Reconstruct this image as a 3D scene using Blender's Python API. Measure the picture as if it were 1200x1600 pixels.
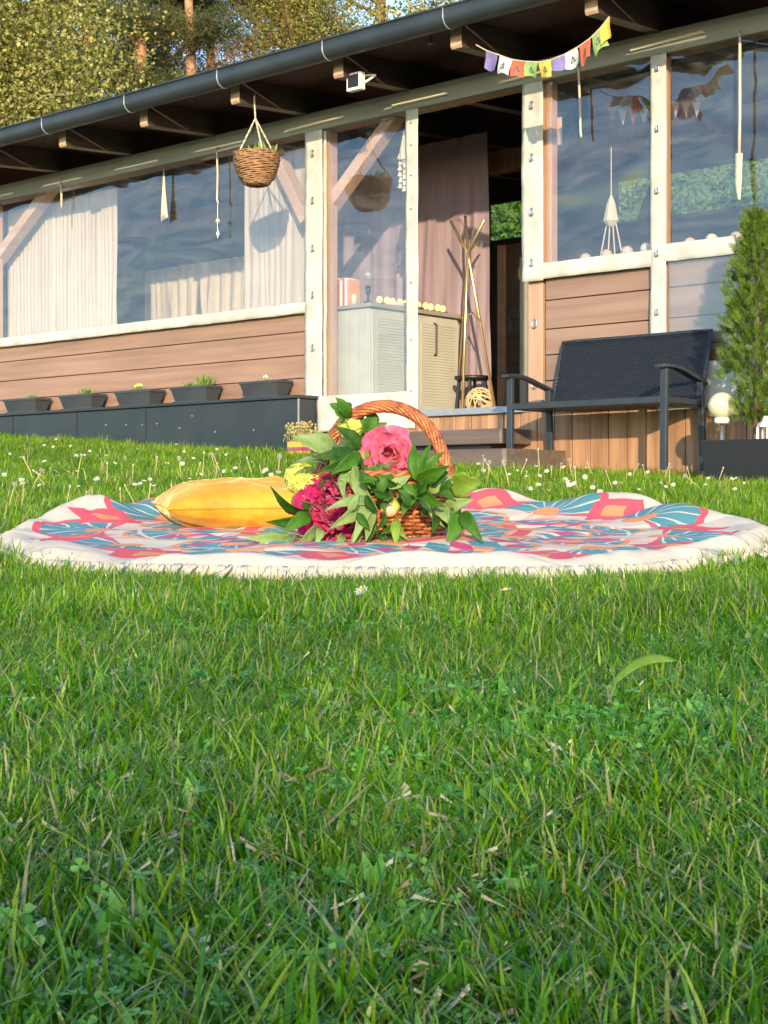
import bpy, math, random
from mathutils import Vector, Matrix, noise
R = math.radians
random.seed(7)
for o in list(bpy.data.objects): bpy.data.objects.remove(o)
S = bpy.context.scene
COL = S.collection

# ------------------------------------------------------------ camera, sky, sun, exposure
cam = bpy.data.objects.new('camera', bpy.data.cameras.new('camera')); COL.objects.link(cam)
cam.data.sensor_fit = 'HORIZONTAL'; cam.data.sensor_width = 36; cam.data.lens = 72
cam.data.shift_y = -20/1200
cam.data.clip_start = 0.02; cam.data.clip_end = 2000
cam.data.dof.use_dof = True; cam.data.dof.focus_distance = 4.2; cam.data.dof.aperture_fstop = 120
cam.rotation_euler = (R(90), 0, 0)
S.camera = cam
SUN_EL = 12.5
W = bpy.data.worlds.new('World'); S.world = W; W.use_nodes = True
wn = W.node_tree
sky = wn.nodes.new('ShaderNodeTexSky'); sky.sky_type = 'NISHITA'; sky.sun_disc = False
sky.sun_elevation = R(SUN_EL); sky.sun_rotation = R(180); sky.altitude = 300; sky.air_density = 1.0; sky.dust_density = 0.6; sky.ozone_density = 2.6
wn.links.new(sky.outputs[0], wn.nodes['Background'].inputs[0])
wn.nodes['Background'].inputs[1].default_value = 0.15
sl = bpy.data.lights.new('sun', 'SUN'); sl.energy = 2.0; sl.angle = R(0.53); sl.color = (1.0, 0.78, 0.50)
sun = bpy.data.objects.new('sun', sl); COL.objects.link(sun); sun.rotation_euler = (R(90-SUN_EL), 0, 0); sun.location = (0, -20, 8)
S.view_settings.view_transform = 'Standard'; S.view_settings.look = 'None'
S.view_settings.gamma = 1; S.view_settings.use_curve_mapping = False
S.view_settings.exposure = 1.96

# ------------------------------------------------------------ frames
UX, UY, NX, NY, F0 = 0.7475, -0.6645, 0.6645, 0.7475, 11.08   # house axes: u along the front, v inwards
HROT = math.atan2(UY, UX)
def H(u, v, z=0): return Vector((u*UX+v*NX, F0+u*UY+v*NY, z))
def P(x, y, v):
    "house coordinates (u, v, z) of the point of the plane v that stands at this place of the photograph"
    k = (x-600)/2400
    u = (k*(F0+NY*v)-NX*v)/(UX-UY*k)
    Y = F0+UY*u+NY*v
    return (u, v, (780-y)*Y/2400)
def Q(x, y, Y): return Vector(((x-600)/2400*Y, Y, (780-y)/2400*Y))
def sst(a, b, x):
    t = min(1, max(0, (x-a)/(b-a))); return t*t*(3-2*t)
def ground(X, Y):
    z = -.165+.055*(Y-3.05) if Y > 3.05 else -.165-.013*(3.05-Y)
    if Y < .5: z = -.198
    if Y > 14: z = .437+.03*(min(Y, 60)-14)
    z += -.035*max(-8, min(8, X))*sst(4.5, 9.5, Y)
    v = X*NX+(Y-F0)*NY
    if v > 5: z += min(4.6, .75*(v-5))
    z += .012*noise.noise(Vector((X*1.3, Y*1.3, 0)))*sst(0, 1, Y)
    return z

# ------------------------------------------------------------ mesh builder
class MB:
    def __init__(s): s.v = []; s.f = []
    def add(s, vs, fs):
        n = len(s.v); s.v += [Vector(p) for p in vs]; s.f += [tuple(i+n for i in f) for f in fs]; return s
    def box(s, a, b):
        (x0, y0, z0), (x1, y1, z1) = a, b
        return s.add([(x0,y0,z0),(x1,y0,z0),(x1,y1,z0),(x0,y1,z0),(x0,y0,z1),(x1,y0,z1),(x1,y1,z1),(x0,y1,z1)],
            [(0,3,2,1),(4,5,6,7),(0,1,5,4),(1,2,6,5),(2,3,7,6),(3,0,4,7)])
    def bar(s, p, q, w, h, up=(0,0,1)):
        p, q = Vector(p), Vector(q); d = (q-p).normalized(); up = Vector(up)
        x = d.cross(up)
        if x.length < 1e-4: x = d.cross(Vector((1,0,0)))
        x.normalize(); y = x.cross(d)
        vs = []
        for c in (p, q):
            for i, j in ((-1,-1),(1,-1),(1,1),(-1,1)): vs.append(c+x*w/2*i+y*h/2*j)
        return s.add(vs, [(0,3,2,1),(4,5,6,7),(0,1,5,4),(1,2,6,5),(2,3,7,6),(3,0,4,7)])
    def tube(s, pts, rad, n=8, cap=True):
        pts = [Vector(p) for p in pts]; m = len(pts)
        if not hasattr(rad, '__len__'): rad = [rad]*m
        vs = []; fs = []
        prev = None
        for i, p in enumerate(pts):
            d = (pts[min(i+1, m-1)]-pts[max(i-1, 0)])
            if d.length < 1e-9: d = Vector((0,0,1))
            d.normalize()
            if prev is None:
                a = Vector((0,0,1)) if abs(d.z) < .9 else Vector((1,0,0))
                x = d.cross(a).normalized()
            else:
                x = (prev-d*prev.dot(d))
                x = x.normalized() if x.length > 1e-6 else d.orthogonal().normalized()
            prev = x; y = d.cross(x)
            for k in range(n):
                t = 2*math.pi*k/n; vs.append(p+(x*math.cos(t)+y*math.sin(t))*rad[i])
        for i in range(m-1):
            for k in range(n):
                a = i*n+k; b = i*n+(k+1) % n; fs.append((a, b, b+n, a+n))
        if cap: fs += [tuple(range(n-1, -1, -1)), tuple((m-1)*n+k for k in range(n))]
        return s.add(vs, fs)
    def lathe(s, c, prof, n=24, sq=(1,1)):
        c = Vector(c); vs = []; fs = []
        for r, z in prof:
            for k in range(n):
                t = 2*math.pi*k/n; vs.append(c+Vector((r*math.cos(t)*sq[0], r*math.sin(t)*sq[1], z)))
        for i in range(len(prof)-1):
            for k in range(n):
                a = i*n+k; b = i*n+(k+1) % n; fs.append((a, b, b+n, a+n))
        return s.add(vs, fs)
    def ball(s, c, r, n=12, m=8, sq=(1,1,1)):
        c = Vector(c); vs = []; fs = []
        for i in range(m+1):
            a = math.pi*i/m
            for k in range(n):
                t = 2*math.pi*k/n; vs.append(c+Vector((r*math.sin(a)*math.cos(t)*sq[0], r*math.sin(a)*math.sin(t)*sq[1], r*math.cos(a)*sq[2])))
        for i in range(m):
            for k in range(n):
                a = i*n+k; b = i*n+(k+1) % n; fs.append((a, a+n, b+n, b))
        return s.add(vs, fs)
    def grid(s, fn, nu, nv):
        vs = [fn(i/nu, j/nv) for j in range(nv+1) for i in range(nu+1)]
        fs = [(j*(nu+1)+i, j*(nu+1)+i+1, (j+1)*(nu+1)+i+1, (j+1)*(nu+1)+i) for j in range(nv) for i in range(nu)]
        return s.add(vs, fs)

LEAVES = 2700; SHADE_TOP = 7.05
ORG = {}
def thing(name, label, cat, loc, frame=0, group=None, kind=None):
    o = bpy.data.objects.new(name, None); COL.objects.link(o); o.empty_display_size = .1
    ORG[o.name] = Vector(loc)
    o.location = H(*loc) if frame else Vector(loc)
    if frame: o.rotation_euler.z = HROT
    if label: o['label'] = label
    if cat: o['category'] = cat
    if group: o['group'] = group
    if kind: o['kind'] = kind
    return o
def finish(o, smooth, bev, thick):
    if smooth: o.data.shade_smooth()
    if bev:
        m = o.modifiers.new('b', 'BEVEL'); m.width = bev; m.segments = 2; m.limit_method = 'ANGLE'
    if thick:
        m = o.modifiers.new('t', 'SOLIDIFY'); m.thickness = thick; m.offset = 0
def mesh(name, mb, mat, org):
    me = bpy.data.meshes.new(name)
    me.from_pydata([p-org for p in mb.v], [], mb.f); me.materials.append(mat); me.update()
    return me
def part(name, mb, mat, parent, smooth=False, bev=0, thick=0, label=None, kind=None):
    org = ORG[parent.name]
    o = bpy.data.objects.new(name, mesh(name, mb, mat, org)); COL.objects.link(o); o.parent = parent
    ORG[o.name] = org
    finish(o, smooth, bev, thick)
    if label: o['label'] = label
    if kind: o['kind'] = kind
    return o
def solo(name, mb, mat, label, cat, loc, frame=0, group=None, kind=None, smooth=False, bev=0, thick=0):
    o = bpy.data.objects.new(name, mesh(name, mb, mat, Vector(loc))); COL.objects.link(o)
    ORG[o.name] = Vector(loc)
    o.location = H(*loc) if frame else Vector(loc)
    if frame: o.rotation_euler.z = HROT
    if label: o['label'] = label
    if cat: o['category'] = cat
    if group: o['group'] = group
    if kind: o['kind'] = kind
    finish(o, smooth, bev, thick)
    return o
def copy_tree(o, parent=None):
    c = o.copy(); COL.objects.link(c)
    if parent: c.parent = parent
    for ch in list(o.children): copy_tree(ch, c)
    return c

# ------------------------------------------------------------ materials
def mat(name, col, rough=.7, col2=None, scale=8, metal=0, bump=0, bscale=60, trans=0, stretch=(1,1,1), spec=.5, tcol=None, obj_var=0, detail=4, contrast=(.35,.65)):
    m = bpy.data.materials.new(name); m.use_nodes = True; nt = m.node_tree; N = nt.nodes; L = nt.links
    b = N['Principled BSDF']; b.inputs['Roughness'].default_value = rough; b.inputs['Metallic'].default_value = metal
    b.inputs['Specular IOR Level'].default_value = spec
    tc = N.new('ShaderNodeTexCoord'); mp = N.new('ShaderNodeMapping'); L.new(tc.outputs['Object'], mp.inputs[0]); mp.inputs['Scale'].default_value = stretch
    if col2:
        n = N.new('ShaderNodeTexNoise'); n.inputs['Scale'].default_value = scale; n.inputs['Detail'].default_value = detail; L.new(mp.outputs[0], n.inputs[0])
        r = N.new('ShaderNodeValToRGB'); r.color_ramp.elements[0].position = contrast[0]; r.color_ramp.elements[1].position = contrast[1]
        r.color_ramp.elements[0].color = (*col, 1); r.color_ramp.elements[1].color = (*col2, 1)
        L.new(n.outputs[0], r.inputs[0]); out = r.outputs[0]
    else:
        rg = N.new('ShaderNodeRGB'); rg.outputs[0].default_value = (*col, 1); out = rg.outputs[0]
    if obj_var:
        oi = N.new('ShaderNodeObjectInfo'); hs = N.new('ShaderNodeHueSaturation')
        mr = N.new('ShaderNodeMapRange'); mr.inputs['To Min'].default_value = 1-obj_var; mr.inputs['To Max'].default_value = 1+obj_var
        L.new(oi.outputs['Random'], mr.inputs[0]); L.new(mr.outputs[0], hs.inputs['Value']); L.new(out, hs.inputs['Color']); out = hs.outputs[0]
    L.new(out, b.inputs['Base Color'])
    if bump:
        n2 = N.new('ShaderNodeTexNoise'); n2.inputs['Scale'].default_value = bscale; L.new(mp.outputs[0], n2.inputs[0])
        bu = N.new('ShaderNodeBump'); bu.inputs['Strength'].default_value = bump; bu.inputs['Distance'].default_value = .01; L.new(n2.outputs[0], bu.inputs['Height']); L.new(bu.outputs[0], b.inputs['Normal'])
    if trans:
        t = N.new('ShaderNodeBsdfTranslucent'); mx = N.new('ShaderNodeMixShader'); mx.inputs[0].default_value = trans
        if tcol: t.inputs[0].default_value = (*tcol, 1)
        else: L.new(out, t.inputs[0])
        L.new(b.outputs[0], mx.inputs[1]); L.new(t.outputs[0], mx.inputs[2]); L.new(mx.outputs[0], N['Material Output'].inputs[0])
    return m
def wood(name, c1, c2, axis='x', scale=14, rough=.6, var=.08, bump=.25):
    st = {'x': (.06,1,1), 'y': (1,.06,1), 'z': (1,1,.06)}[axis]
    return mat(name, c1, rough, c2, scale, stretch=st, bump=bump, bscale=scale*3, obj_var=var, detail=6)
M = {}
M['brown'] = wood('brown_stained_board', (.20,.122,.082), (.28,.175,.12), 'x', 16, .55)
M['brown2'] = wood('brown_stained_board_right', (.18,.112,.08), (.25,.16,.115), 'x', 14, .55)
M['joint'] = mat('dark_joint', (.05,.028,.018), .9)
M['deck'] = wood('orange_deck_plank', (.22,.115,.06), (.38,.22,.12), 'z', 18, .6, .16)
M['post'] = wood('reddish_post', (.34,.20,.13), (.46,.29,.19), 'z', 16, .6)
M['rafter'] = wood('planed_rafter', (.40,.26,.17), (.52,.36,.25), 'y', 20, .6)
M['rafterside'] = wood('dark_rafter_side', (.030,.020,.016), (.05,.033,.025), 'y', 20, .6)  # near-black tone for the rafter sides
M['rafterunder'] = wood('rafter_underside', (.16,.12,.09), (.22,.17,.13), 'y', 20, .6)  # bounced light is put into this paler underside colour
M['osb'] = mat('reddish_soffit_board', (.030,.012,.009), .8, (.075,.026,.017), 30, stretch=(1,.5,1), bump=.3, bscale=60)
M['brace'] = wood('pale_brace', (.42,.27,.19), (.52,.35,.25), 'x', 12, .6)
M['metal'] = mat('anthracite_sheet', (.020,.027,.032), .42, (.027,.035,.041), 3, spec=.35)
M['gutter'] = mat('dark_grey_gutter', (.022,.030,.034), .42, (.030,.038,.044), 5, spec=.35)
M['nosing'] = mat('grey_metal_edge', (.22,.25,.29), .4, (.28,.31,.35), 8, metal=.3)
M['fabric'] = mat('cream_tarpaulin', (.38,.38,.34), .65, (.50,.50,.455), 7, bump=.6, bscale=14)
M['rail'] = mat('grey_green_rail', (.22,.23,.20), .6, (.29,.30,.26), 7, stretch=(.2,1,1), bump=.2, bscale=40)
M['batten'] = mat('cream_batten', (.62,.58,.45), .6)  # sun falling on the rail battens is put into this pale cream
M['curtain'] = mat('cream_curtain', (.52,.45,.38), .85, (.60,.53,.45), 6, stretch=(3,1,.15), trans=.25)
M['lilac'] = mat('lilac_curtain', (.22,.165,.185), .85, (.27,.20,.225), 5, stretch=(3,1,.15))
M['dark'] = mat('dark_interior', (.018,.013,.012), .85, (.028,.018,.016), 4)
M['floor'] = wood('interior_floor', (.20,.12,.08), (.28,.18,.12), 'x', 12, .5)
M['step'] = wood('dark_brown_step', (.085,.062,.05), (.13,.098,.082), 'x', 20, .6)
M['cab'] = mat('cream_cabinet', (.36,.36,.30), .5, (.40,.40,.34), 4)
M['top'] = mat('grey_counter', (.25,.23,.21), .5)
M['black'] = mat('black_plastic', (.012,.013,.015), .45)
M['brass'] = mat('brass_rod', (.75,.58,.30), .28, metal=.85)
M['steel'] = mat('steel', (.5,.5,.5), .3, metal=.9)
M['white'] = mat('white_plastic', (.75,.73,.68), .5)
M['offwhite'] = mat('cotton_white', (.50,.45,.35), .9, bump=.3, bscale=80)
M['pot'] = mat('grey_planter', (.030,.035,.040), .5, (.042,.048,.054), 6)
M['soil'] = mat('soil', (.05,.03,.02), .95, (.09,.06,.04), 60, bump=.5)
M['globe'] = mat('cream_lamp_globe', (.72,.69,.48), .25, trans=.35, spec=.6)
M['plantg'] = mat('small_plant_green', (.10,.18,.03), .6, (.20,.28,.05), 40, trans=.3)
M['bench'] = mat('slate_aluminium', (.018,.024,.032), .45, (.024,.032,.042), 8)
M['thuja'] = mat('thuja_spray', (.05,.10,.015), .6, (.16,.22,.035), 9, trans=.25, obj_var=0)
M['bark'] = mat('bark', (.12,.075,.05), .9, (.22,.14,.09), 12, stretch=(1,1,.3), bump=.6, bscale=20)
M['pinebark'] = mat('orange_pine_bark', (.26,.12,.06), .9, (.42,.22,.12), 8, stretch=(1,1,.4), bump=.6, bscale=20)
M['palebark'] = mat('pale_branch_bark', (.25,.22,.14), .9, (.36,.32,.20), 8, stretch=(1,1,.4))

def leafmat(name, c1, c2, trans=.35, scale=3, rough=.5, attr=False):
    m = bpy.data.materials.new(name); m.use_nodes = True; nt = m.node_tree; N = nt.nodes; L = nt.links
    b = N['Principled BSDF']; b.inputs['Roughness'].default_value = rough; b.inputs['Specular IOR Level'].default_value = .35
    g = N.new('ShaderNodeNewGeometry'); r = N.new('ShaderNodeValToRGB')
    r.color_ramp.elements[0].color = (*c1, 1); r.color_ramp.elements[1].color = (*c2, 1)
    L.new(g.outputs['Random Per Island'], r.inputs[0]); L.new(r.outputs[0], b.inputs['Base Color'])
    t = N.new('ShaderNodeBsdfTranslucent'); L.new(r.outputs[0], t.inputs[0])
    mx = N.new('ShaderNodeMixShader'); mx.inputs[0].default_value = trans
    L.new(b.outputs[0], mx.inputs[1]); L.new(t.outputs[0], mx.inputs[2]); L.new(mx.outputs[0], N['Material Output'].inputs[0])
    return m
M['bud'] = leafmat('budding_leaves', (.09,.11,.015), (.46,.42,.12), .4)
M['fresh'] = leafmat('fresh_green_leaves', (.03,.10,.01), (.12,.26,.03), .4)
M['pine'] = leafmat('pine_needles', (.03,.045,.010), (.15,.15,.045), .25)
M['willow'] = leafmat('willow_leaves', (.12,.13,.02), (.40,.35,.09), .4)
M['rust'] = leafmat('rusty_dead_foliage', (.22,.11,.05), (.38,.22,.12), .3)
M['hedge'] = leafmat('hedge_leaves', (.02,.05,.01), (.06,.12,.02), .2)

# grass materials: colour varies per blade (island) and per clump (instance)
def grassmat(name, stops, trans=.4):
    m = bpy.data.materials.new(name); m.use_nodes = True; nt = m.node_tree; N = nt.nodes; L = nt.links
    b = N['Principled BSDF']; b.inputs['Roughness'].default_value = .33; b.inputs['Specular IOR Level'].default_value = .5
    g = N.new('ShaderNodeNewGeometry'); oi = N.new('ShaderNodeObjectInfo'); r = N.new('ShaderNodeValToRGB')
    ad = N.new('ShaderNodeMath'); ad.operation = 'ADD'; fr = N.new('ShaderNodeMath'); fr.operation = 'FRACT'
    L.new(g.outputs['Random Per Island'], ad.inputs[0]); L.new(oi.outputs['Random'], ad.inputs[1]); L.new(ad.outputs[0], fr.inputs[0]); L.new(fr.outputs[0], r.inputs[0])
    cr = r.color_ramp
    while len(cr.elements) < len(stops): cr.elements.new(.5)
    for e, (p, c) in zip(cr.elements, stops): e.position = p; e.color = (*c, 1)
    n = N.new('ShaderNodeTexNoise'); n.inputs['Scale'].default_value = 1.7
    gp = g.outputs['Position']; L.new(gp, n.inputs[0])
    mr = N.new('ShaderNodeMapRange'); mr.inputs[1].default_value = .3; mr.inputs[2].default_value = .7; mr.inputs['To Min'].default_value = .75; mr.inputs['To Max'].default_value = 1.2
    L.new(n.outputs[0], mr.inputs[0])
    hs = N.new('ShaderNodeHueSaturation'); L.new(r.outputs[0], hs.inputs['Color']); L.new(mr.outputs[0], hs.inputs['Value'])
    L.new(hs.outputs[0], b.inputs['Base Color'])
    hs.inputs['Saturation'].default_value = 1.06
    t = N.new('ShaderNodeBsdfTranslucent'); L.new(hs.outputs[0], t.inputs[0])
    mx = N.new('ShaderNodeMixShader'); mx.inputs[0].default_value = trans
    L.new(b.outputs[0], mx.inputs[1]); L.new(t.outputs[0], mx.inputs[2]); L.new(mx.outputs[0], N['Material Output'].inputs[0])
    return m
M['grass'] = grassmat('grass_blade', [(0,(.035,.13,.008)),(.3,(.08,.23,.010)),(.6,(.17,.33,.018)),(.84,(.32,.43,.045)),(.93,(.36,.34,.13)),(1,(.46,.40,.22))])
M['clover'] = grassmat('clover_leaf', [(0,(.07,.25,.025)),(.5,(.14,.37,.045)),(1,(.27,.47,.10))], .3)
M['straw'] = grassmat('dry_straw', [(0,(.34,.29,.17)),(.4,(.62,.58,.44)),(.7,(.40,.40,.20)),(1,(.17,.11,.07))], .2)
M['ground'] = mat('lawn_soil', (.035,.055,.012), .95, (.07,.10,.022), 5, bump=.6, bscale=90)

# clear PVC film: mirror of the sky over a clear sheet
def pvc():
    m = bpy.data.materials.new('clear_pvc_film'); m.use_nodes = True; nt = m.node_tree; N = nt.nodes; L = nt.links
    N.remove(N['Principled BSDF'])
    t = N.new('ShaderNodeBsdfTransparent'); t.inputs[0].default_value = (.90,.91,.93,1)
    g = N.new('ShaderNodeBsdfGlossy'); g.inputs['Roughness'].default_value = .03; g.inputs[0].default_value = (.95,.97,1,1)
    lw0 = N.new('ShaderNodeLayerWeight'); lw = N.new('ShaderNodeMath'); lw.operation = 'POWER'; lw.inputs[1].default_value = 4; L.new(lw0.outputs['Facing'], lw.inputs[0])
    mr = N.new('ShaderNodeMapRange'); mr.inputs[1].default_value = 0; mr.inputs[2].default_value = 1; mr.inputs[3].default_value = PVC_R; mr.inputs[4].default_value = 1
    mx = N.new('ShaderNodeMixShader'); L.new(lw.outputs[0], mr.inputs[0]); L.new(mr.outputs[0], mx.inputs[0])
    L.new(t.outputs[0], mx.inputs[1]); L.new(g.outputs[0], mx.inputs[2])
    df = N.new('ShaderNodeBsdfDiffuse'); df.inputs[0].default_value = (.75,.74,.72,1)
    nz = N.new('ShaderNodeTexNoise'); nz.inputs['Scale'].default_value = 2.5; nz.inputs['Detail'].default_value = 5; nz.inputs['Distortion'].default_value = 2
    tc = N.new('ShaderNodeTexCoord'); mp = N.new('ShaderNodeMapping'); mp.inputs['Rotation'].default_value = (0, R(35), 0); mp.inputs['Scale'].default_value = (.6,1,2.6); L.new(tc.outputs['Object'], mp.inputs[0]); L.new(mp.outputs[0], nz.inputs[0])
    mr2 = N.new('ShaderNodeMapRange'); mr2.inputs[1].default_value = .35; mr2.inputs[2].default_value = .75; mr2.inputs[3].default_value = .01; mr2.inputs[4].default_value = .075; L.new(nz.outputs[0], mr2.inputs[0])
    mx2 = N.new('ShaderNodeMixShader'); L.new(mr2.outputs[0], mx2.inputs[0]); L.new(mx.outputs[0], mx2.inputs[1]); L.new(df.outputs[0], mx2.inputs[2]); L.new(mx2.outputs[0], N['Material Output'].inputs[0])
    return m
PVC_R = .10
M['pvc'] = pvc()

# ------------------------------------------------------------ ground
gx = sorted(set([-400,-200,-100,-60,-40,-30,-22,-16]+[i*.5 for i in range(-24, 25)]+[i*.1 for i in range(-30, 31)]+[16,22,30,40,60,100,200,400]))
gy = sorted(set([-300,-150,-80,-40,-20,-12,-8,-5,-3,-2,-1]+[i*.1 for i in range(0, 120)]+[12+i*.5 for i in range(0, 50)]+[40,45,50,60,80,120,200,400,900]))
mb = MB(); nx = len(gx)
mb.v = [Vector((x, y, ground(x, y))) for y in gy for x in gx]
mb.f = [(j*nx+i, j*nx+i+1, (j+1)*nx+i+1, (j+1)*nx+i) for j in range(len(gy)-1) for i in range(nx-1)]
solo('ground', mb, M['ground'], None, None, (0,0,0), kind='structure', smooth=True)

# ------------------------------------------------------------ house
house = thing('garden_house', 'long wooden garden house with clear film windows, cream strips and dark gutter above the lawn', 'house', (0, 0, .2), 1)
UL, UR = -7.6, 5.6
# cladding boards
for z0, z1 in ((1.268,1.43),(1.09,1.268),(.916,1.09),(.70,.916)):
    part('cladding_board', MB().box((UL, .0, z0+.003), (-.60, .025, z1-.003)), M['brown'], house, bev=.004)
part('wall_backing', MB().box((UL, .027, .3), (-.60, .06, 1.42)), M['joint'], house)
for z0, z1 in ((1.31,1.47),(1.12,1.31),(.95,1.12),(.78,.95),(.61,.78)):
    for u0, u1 in ((1.425,2.26),(2.36,3.9),(3.905,UR)):
        part('cladding_board', MB().box((u0, .0, z0+.003), (u1, .025, z1-.003)), M['brown2'], house, bev=.004)
part('wall_backing', MB().box((1.425, .027, .3), (UR, .06, 1.46)), M['joint'], house)
# posts and braces
for u0, u1, z0 in ((-.65,-.555,.62),(1.285,1.40,.61),(1.402,1.452,1.5),(2.268,2.345,.61),(3.30,3.42,1.5),(-4.98,-4.86,1.42),(-2.9,-2.82,1.42)):
    if u0 == -2.9: continue
    part('post', MB().box((u0, .0 if z0 < 1 else .03, z0), (u1, .10 if u0 < 2 else .05, 2.76)), M['post'], house, bev=.004)
for (a, b, w) in ((P(482,345,.1), P(415,205,.1), .11), (P(505,340,.1), P(622,178,.1), .11), (P(-20,430,.1), P(80,295,.1), .11), (P(-22,420,.1), P(-120,300,.1), .11)):
    part('brace', MB().bar(a, b, .09, w, (0,1,0)), M['brace'], house, bev=.004)
part('top_plate', MB().box((UL, .0, 2.76), (UR, .13, 2.905)), M['rafter'], house, bev=.004)
part('top_rail', MB().box((UL, -.055, 2.752), (UR, -.003, 2.862)), M['rail'], house, bev=.006)
part('rail_upper_strip', MB().box((UL, -.03, 2.866), (UR, -.004, 2.90)), M['rail'], house, bev=.004)
for x0, y0, x1, y1 in ((450,205,538,183),(614,166,701,146),(782,130,888,103),(986,79,1100,50),(338,237,380,226)):
    a, b = P(x0, y0, -.065), P(x1, y1, -.065)
    if x0 == 338: part('rail_batten', MB().bar(a, b, .012, .012, (0,1,0)), M['batten'], house)
    else: part('rail_batten', MB().bar(a, b, .016, .034, (0,1,0)), M['batten'], house, bev=.003)
# rafters
TS = math.tan(R(4))
for i in range(-3, 8):
    u = -.775+1.02*i
    if u < UL or u > UR+.1: continue
    mbb = MB(); w = .045
    zz = lambda v: 2.846+TS*(v+.74)
    mbb.add([(u+s*w, v, z) for s in (-1,1) for v, z in ((-.74,2.862),(-.728,zz(-.728)),(4.5,zz(4.5)),(4.5,zz(4.5)+.17),(-.74,3.02))],
            [(0,1,2,3,4),(9,8,7,6,5),(0,5,6,1),(1,6,7,2),(2,7,8,3),(3,8,9,4),(4,9,5,0)])
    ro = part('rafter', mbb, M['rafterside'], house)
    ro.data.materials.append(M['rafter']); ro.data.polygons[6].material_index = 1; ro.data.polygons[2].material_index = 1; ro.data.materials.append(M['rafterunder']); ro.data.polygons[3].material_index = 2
zr = lambda v: 3.025+TS*(v+.74)
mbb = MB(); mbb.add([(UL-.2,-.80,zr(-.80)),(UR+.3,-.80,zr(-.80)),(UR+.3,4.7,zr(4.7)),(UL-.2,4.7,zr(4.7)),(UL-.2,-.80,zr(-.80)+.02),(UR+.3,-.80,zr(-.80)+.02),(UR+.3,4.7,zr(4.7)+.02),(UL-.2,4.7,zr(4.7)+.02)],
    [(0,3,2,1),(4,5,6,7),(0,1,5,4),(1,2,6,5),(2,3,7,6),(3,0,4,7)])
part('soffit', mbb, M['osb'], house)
mbb = MB(); q = .024
mbb.add([(UL-.2,-.86,zr(-.86)+q),(UR+.3,-.86,zr(-.86)+q),(UR+.3,4.75,zr(4.75)+q),(UL-.2,4.75,zr(4.75)+q),(UL-.2,-.86,zr(-.86)+q+.03),(UR+.3,-.86,zr(-.86)+q+.03),(UR+.3,4.75,zr(4.75)+q+.03),(UL-.2,4.75,zr(4.75)+q+.03)],
    [(0,3,2,1),(4,5,6,7),(0,1,5,4),(1,2,6,5),(2,3,7,6),(3,0,4,7)])
part('roof_sheet', mbb, M['black'], house)
# gutter: half round trough with beaded rim
gv, gz, gr = -.875, 2.990, .063
prof = [(gv+gr*math.cos(t), gz+gr*math.sin(t)) for t in [R(a) for a in range(180, 361, 12)]]
prof = [(gv-gr, gz+.055)]+prof+[(gv+gr-.004, gz+.02)]
mbb = MB(); n = len(prof); segs = [UL-.25+i*(UR+.6-UL)/12 for i in range(13)]
mbb.v = [Vector((u, v, z)) for u in segs for v, z in prof]
mbb.f = [(a*n+k, a*n+k+1, (a+1)*n+k+1, (a+1)*n+k) for a in range(12) for k in range(n-1)]
gut = part('gutter', mbb, M['gutter'], house, smooth=True, thick=.004)
part('gutter_rim', MB().tube([(UL-.25, gv-gr-.004, gz+.056), (UR+.35, gv-gr-.004, gz+.056)], .008, 8), M['gutter'], gut, smooth=True)
for u in [-.747+1.035*i for i in range(-6, 7)]:
    pts = [(u, v+(-.003 if k < 8 else .003), z-.003) for k, (v, z) in enumerate(prof)]
    rr = gr+.004
    pts = [(u, gv-rr, gz+.05)]+[(u, gv+rr*math.cos(R(a)), gz+rr*math.sin(R(a))) for a in range(180, 361, 15)]
    part('gutter_bracket', MB().tube(pts, .005, 6), M['nosing'], gut, smooth=True)
# fabric strips
def sheet(u0, u1, z0, z1, v, amp, nu, nz, seed, flare=None, wav=1.0):
    def fn(a, b):
        u = u0+(u1-u0)*a; z = z0+(z1-z0)*b
        p = Vector((u*3+seed, z*2.2, seed))
        du = 0
        if flare: u, z = flare(u, z, a, b)
        return (u+amp*.6*noise.noise(p*2.1), v+amp*noise.noise(p*wav*1.5)+amp*.4*noise.noise(p*wav*5), z)
    return MB().grid(fn, nu, nz)
def buckle(u, z, v, parent, r=.02):
    r *= 1.25
    mb_ = MB(); pts = [(u+r*.7*math.cos(t), v, z+r*math.sin(t)) for t in [2*math.pi*k/12 for k in range(13)]]
    mb_.tube(pts, .004, 6); mb_.box((u-.006, v-.014, z-r*.9), (u+.006, v-.002, z+r*.9)); mb_.ball((u, v-.008, z), .008, 8, 5)
    part('buckle', mb_, M['steel'], parent, smooth=False)
def strip(u0, u1, z0, z1, bz, seed, flare=None, name='fabric_strip', v=-.045, amp=.006, nu=6, nz=60, r=.02):
    o = part(name, sheet(u0, u1, z0, z1, v, amp, nu, nz, seed, flare), M['fabric'], house, smooth=True, thick=.006)
    for z in bz: buckle((u0+u1)/2, z, v-.012, o, r)
    return o
def flare1(u, z, a, b):
    t = max(0, (.78-z)/.22)
    return u+(a-.62)*t*t*.34-(1-a)*.02*t, z-.02*math.sin(a*3)*t
strip(-.755, -.575, .56, 2.77, [P(497,y,-.05)[2] for y in (238,312,387,460,543,627)], 1, flare1)
strip(.248, .36, .60, 2.77, [], 2, name='fabric_strip', r=.012)
for y in (190, 225, 272, 325, 440, 530, 610):
    zc = P(651, y, -.05)[2]; o = part('stud', MB().ball((.305, -.058, zc), .007, 8, 5), M['steel'], house)
strip(1.267, 1.437, 1.44, 2.77, [P(838,y,-.05)[2] for y in (163,245,330,410)], 3)
for y in (505, 600): buckle(1.34, P(838,y,-.02)[2], -.01, house, .024)
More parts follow.
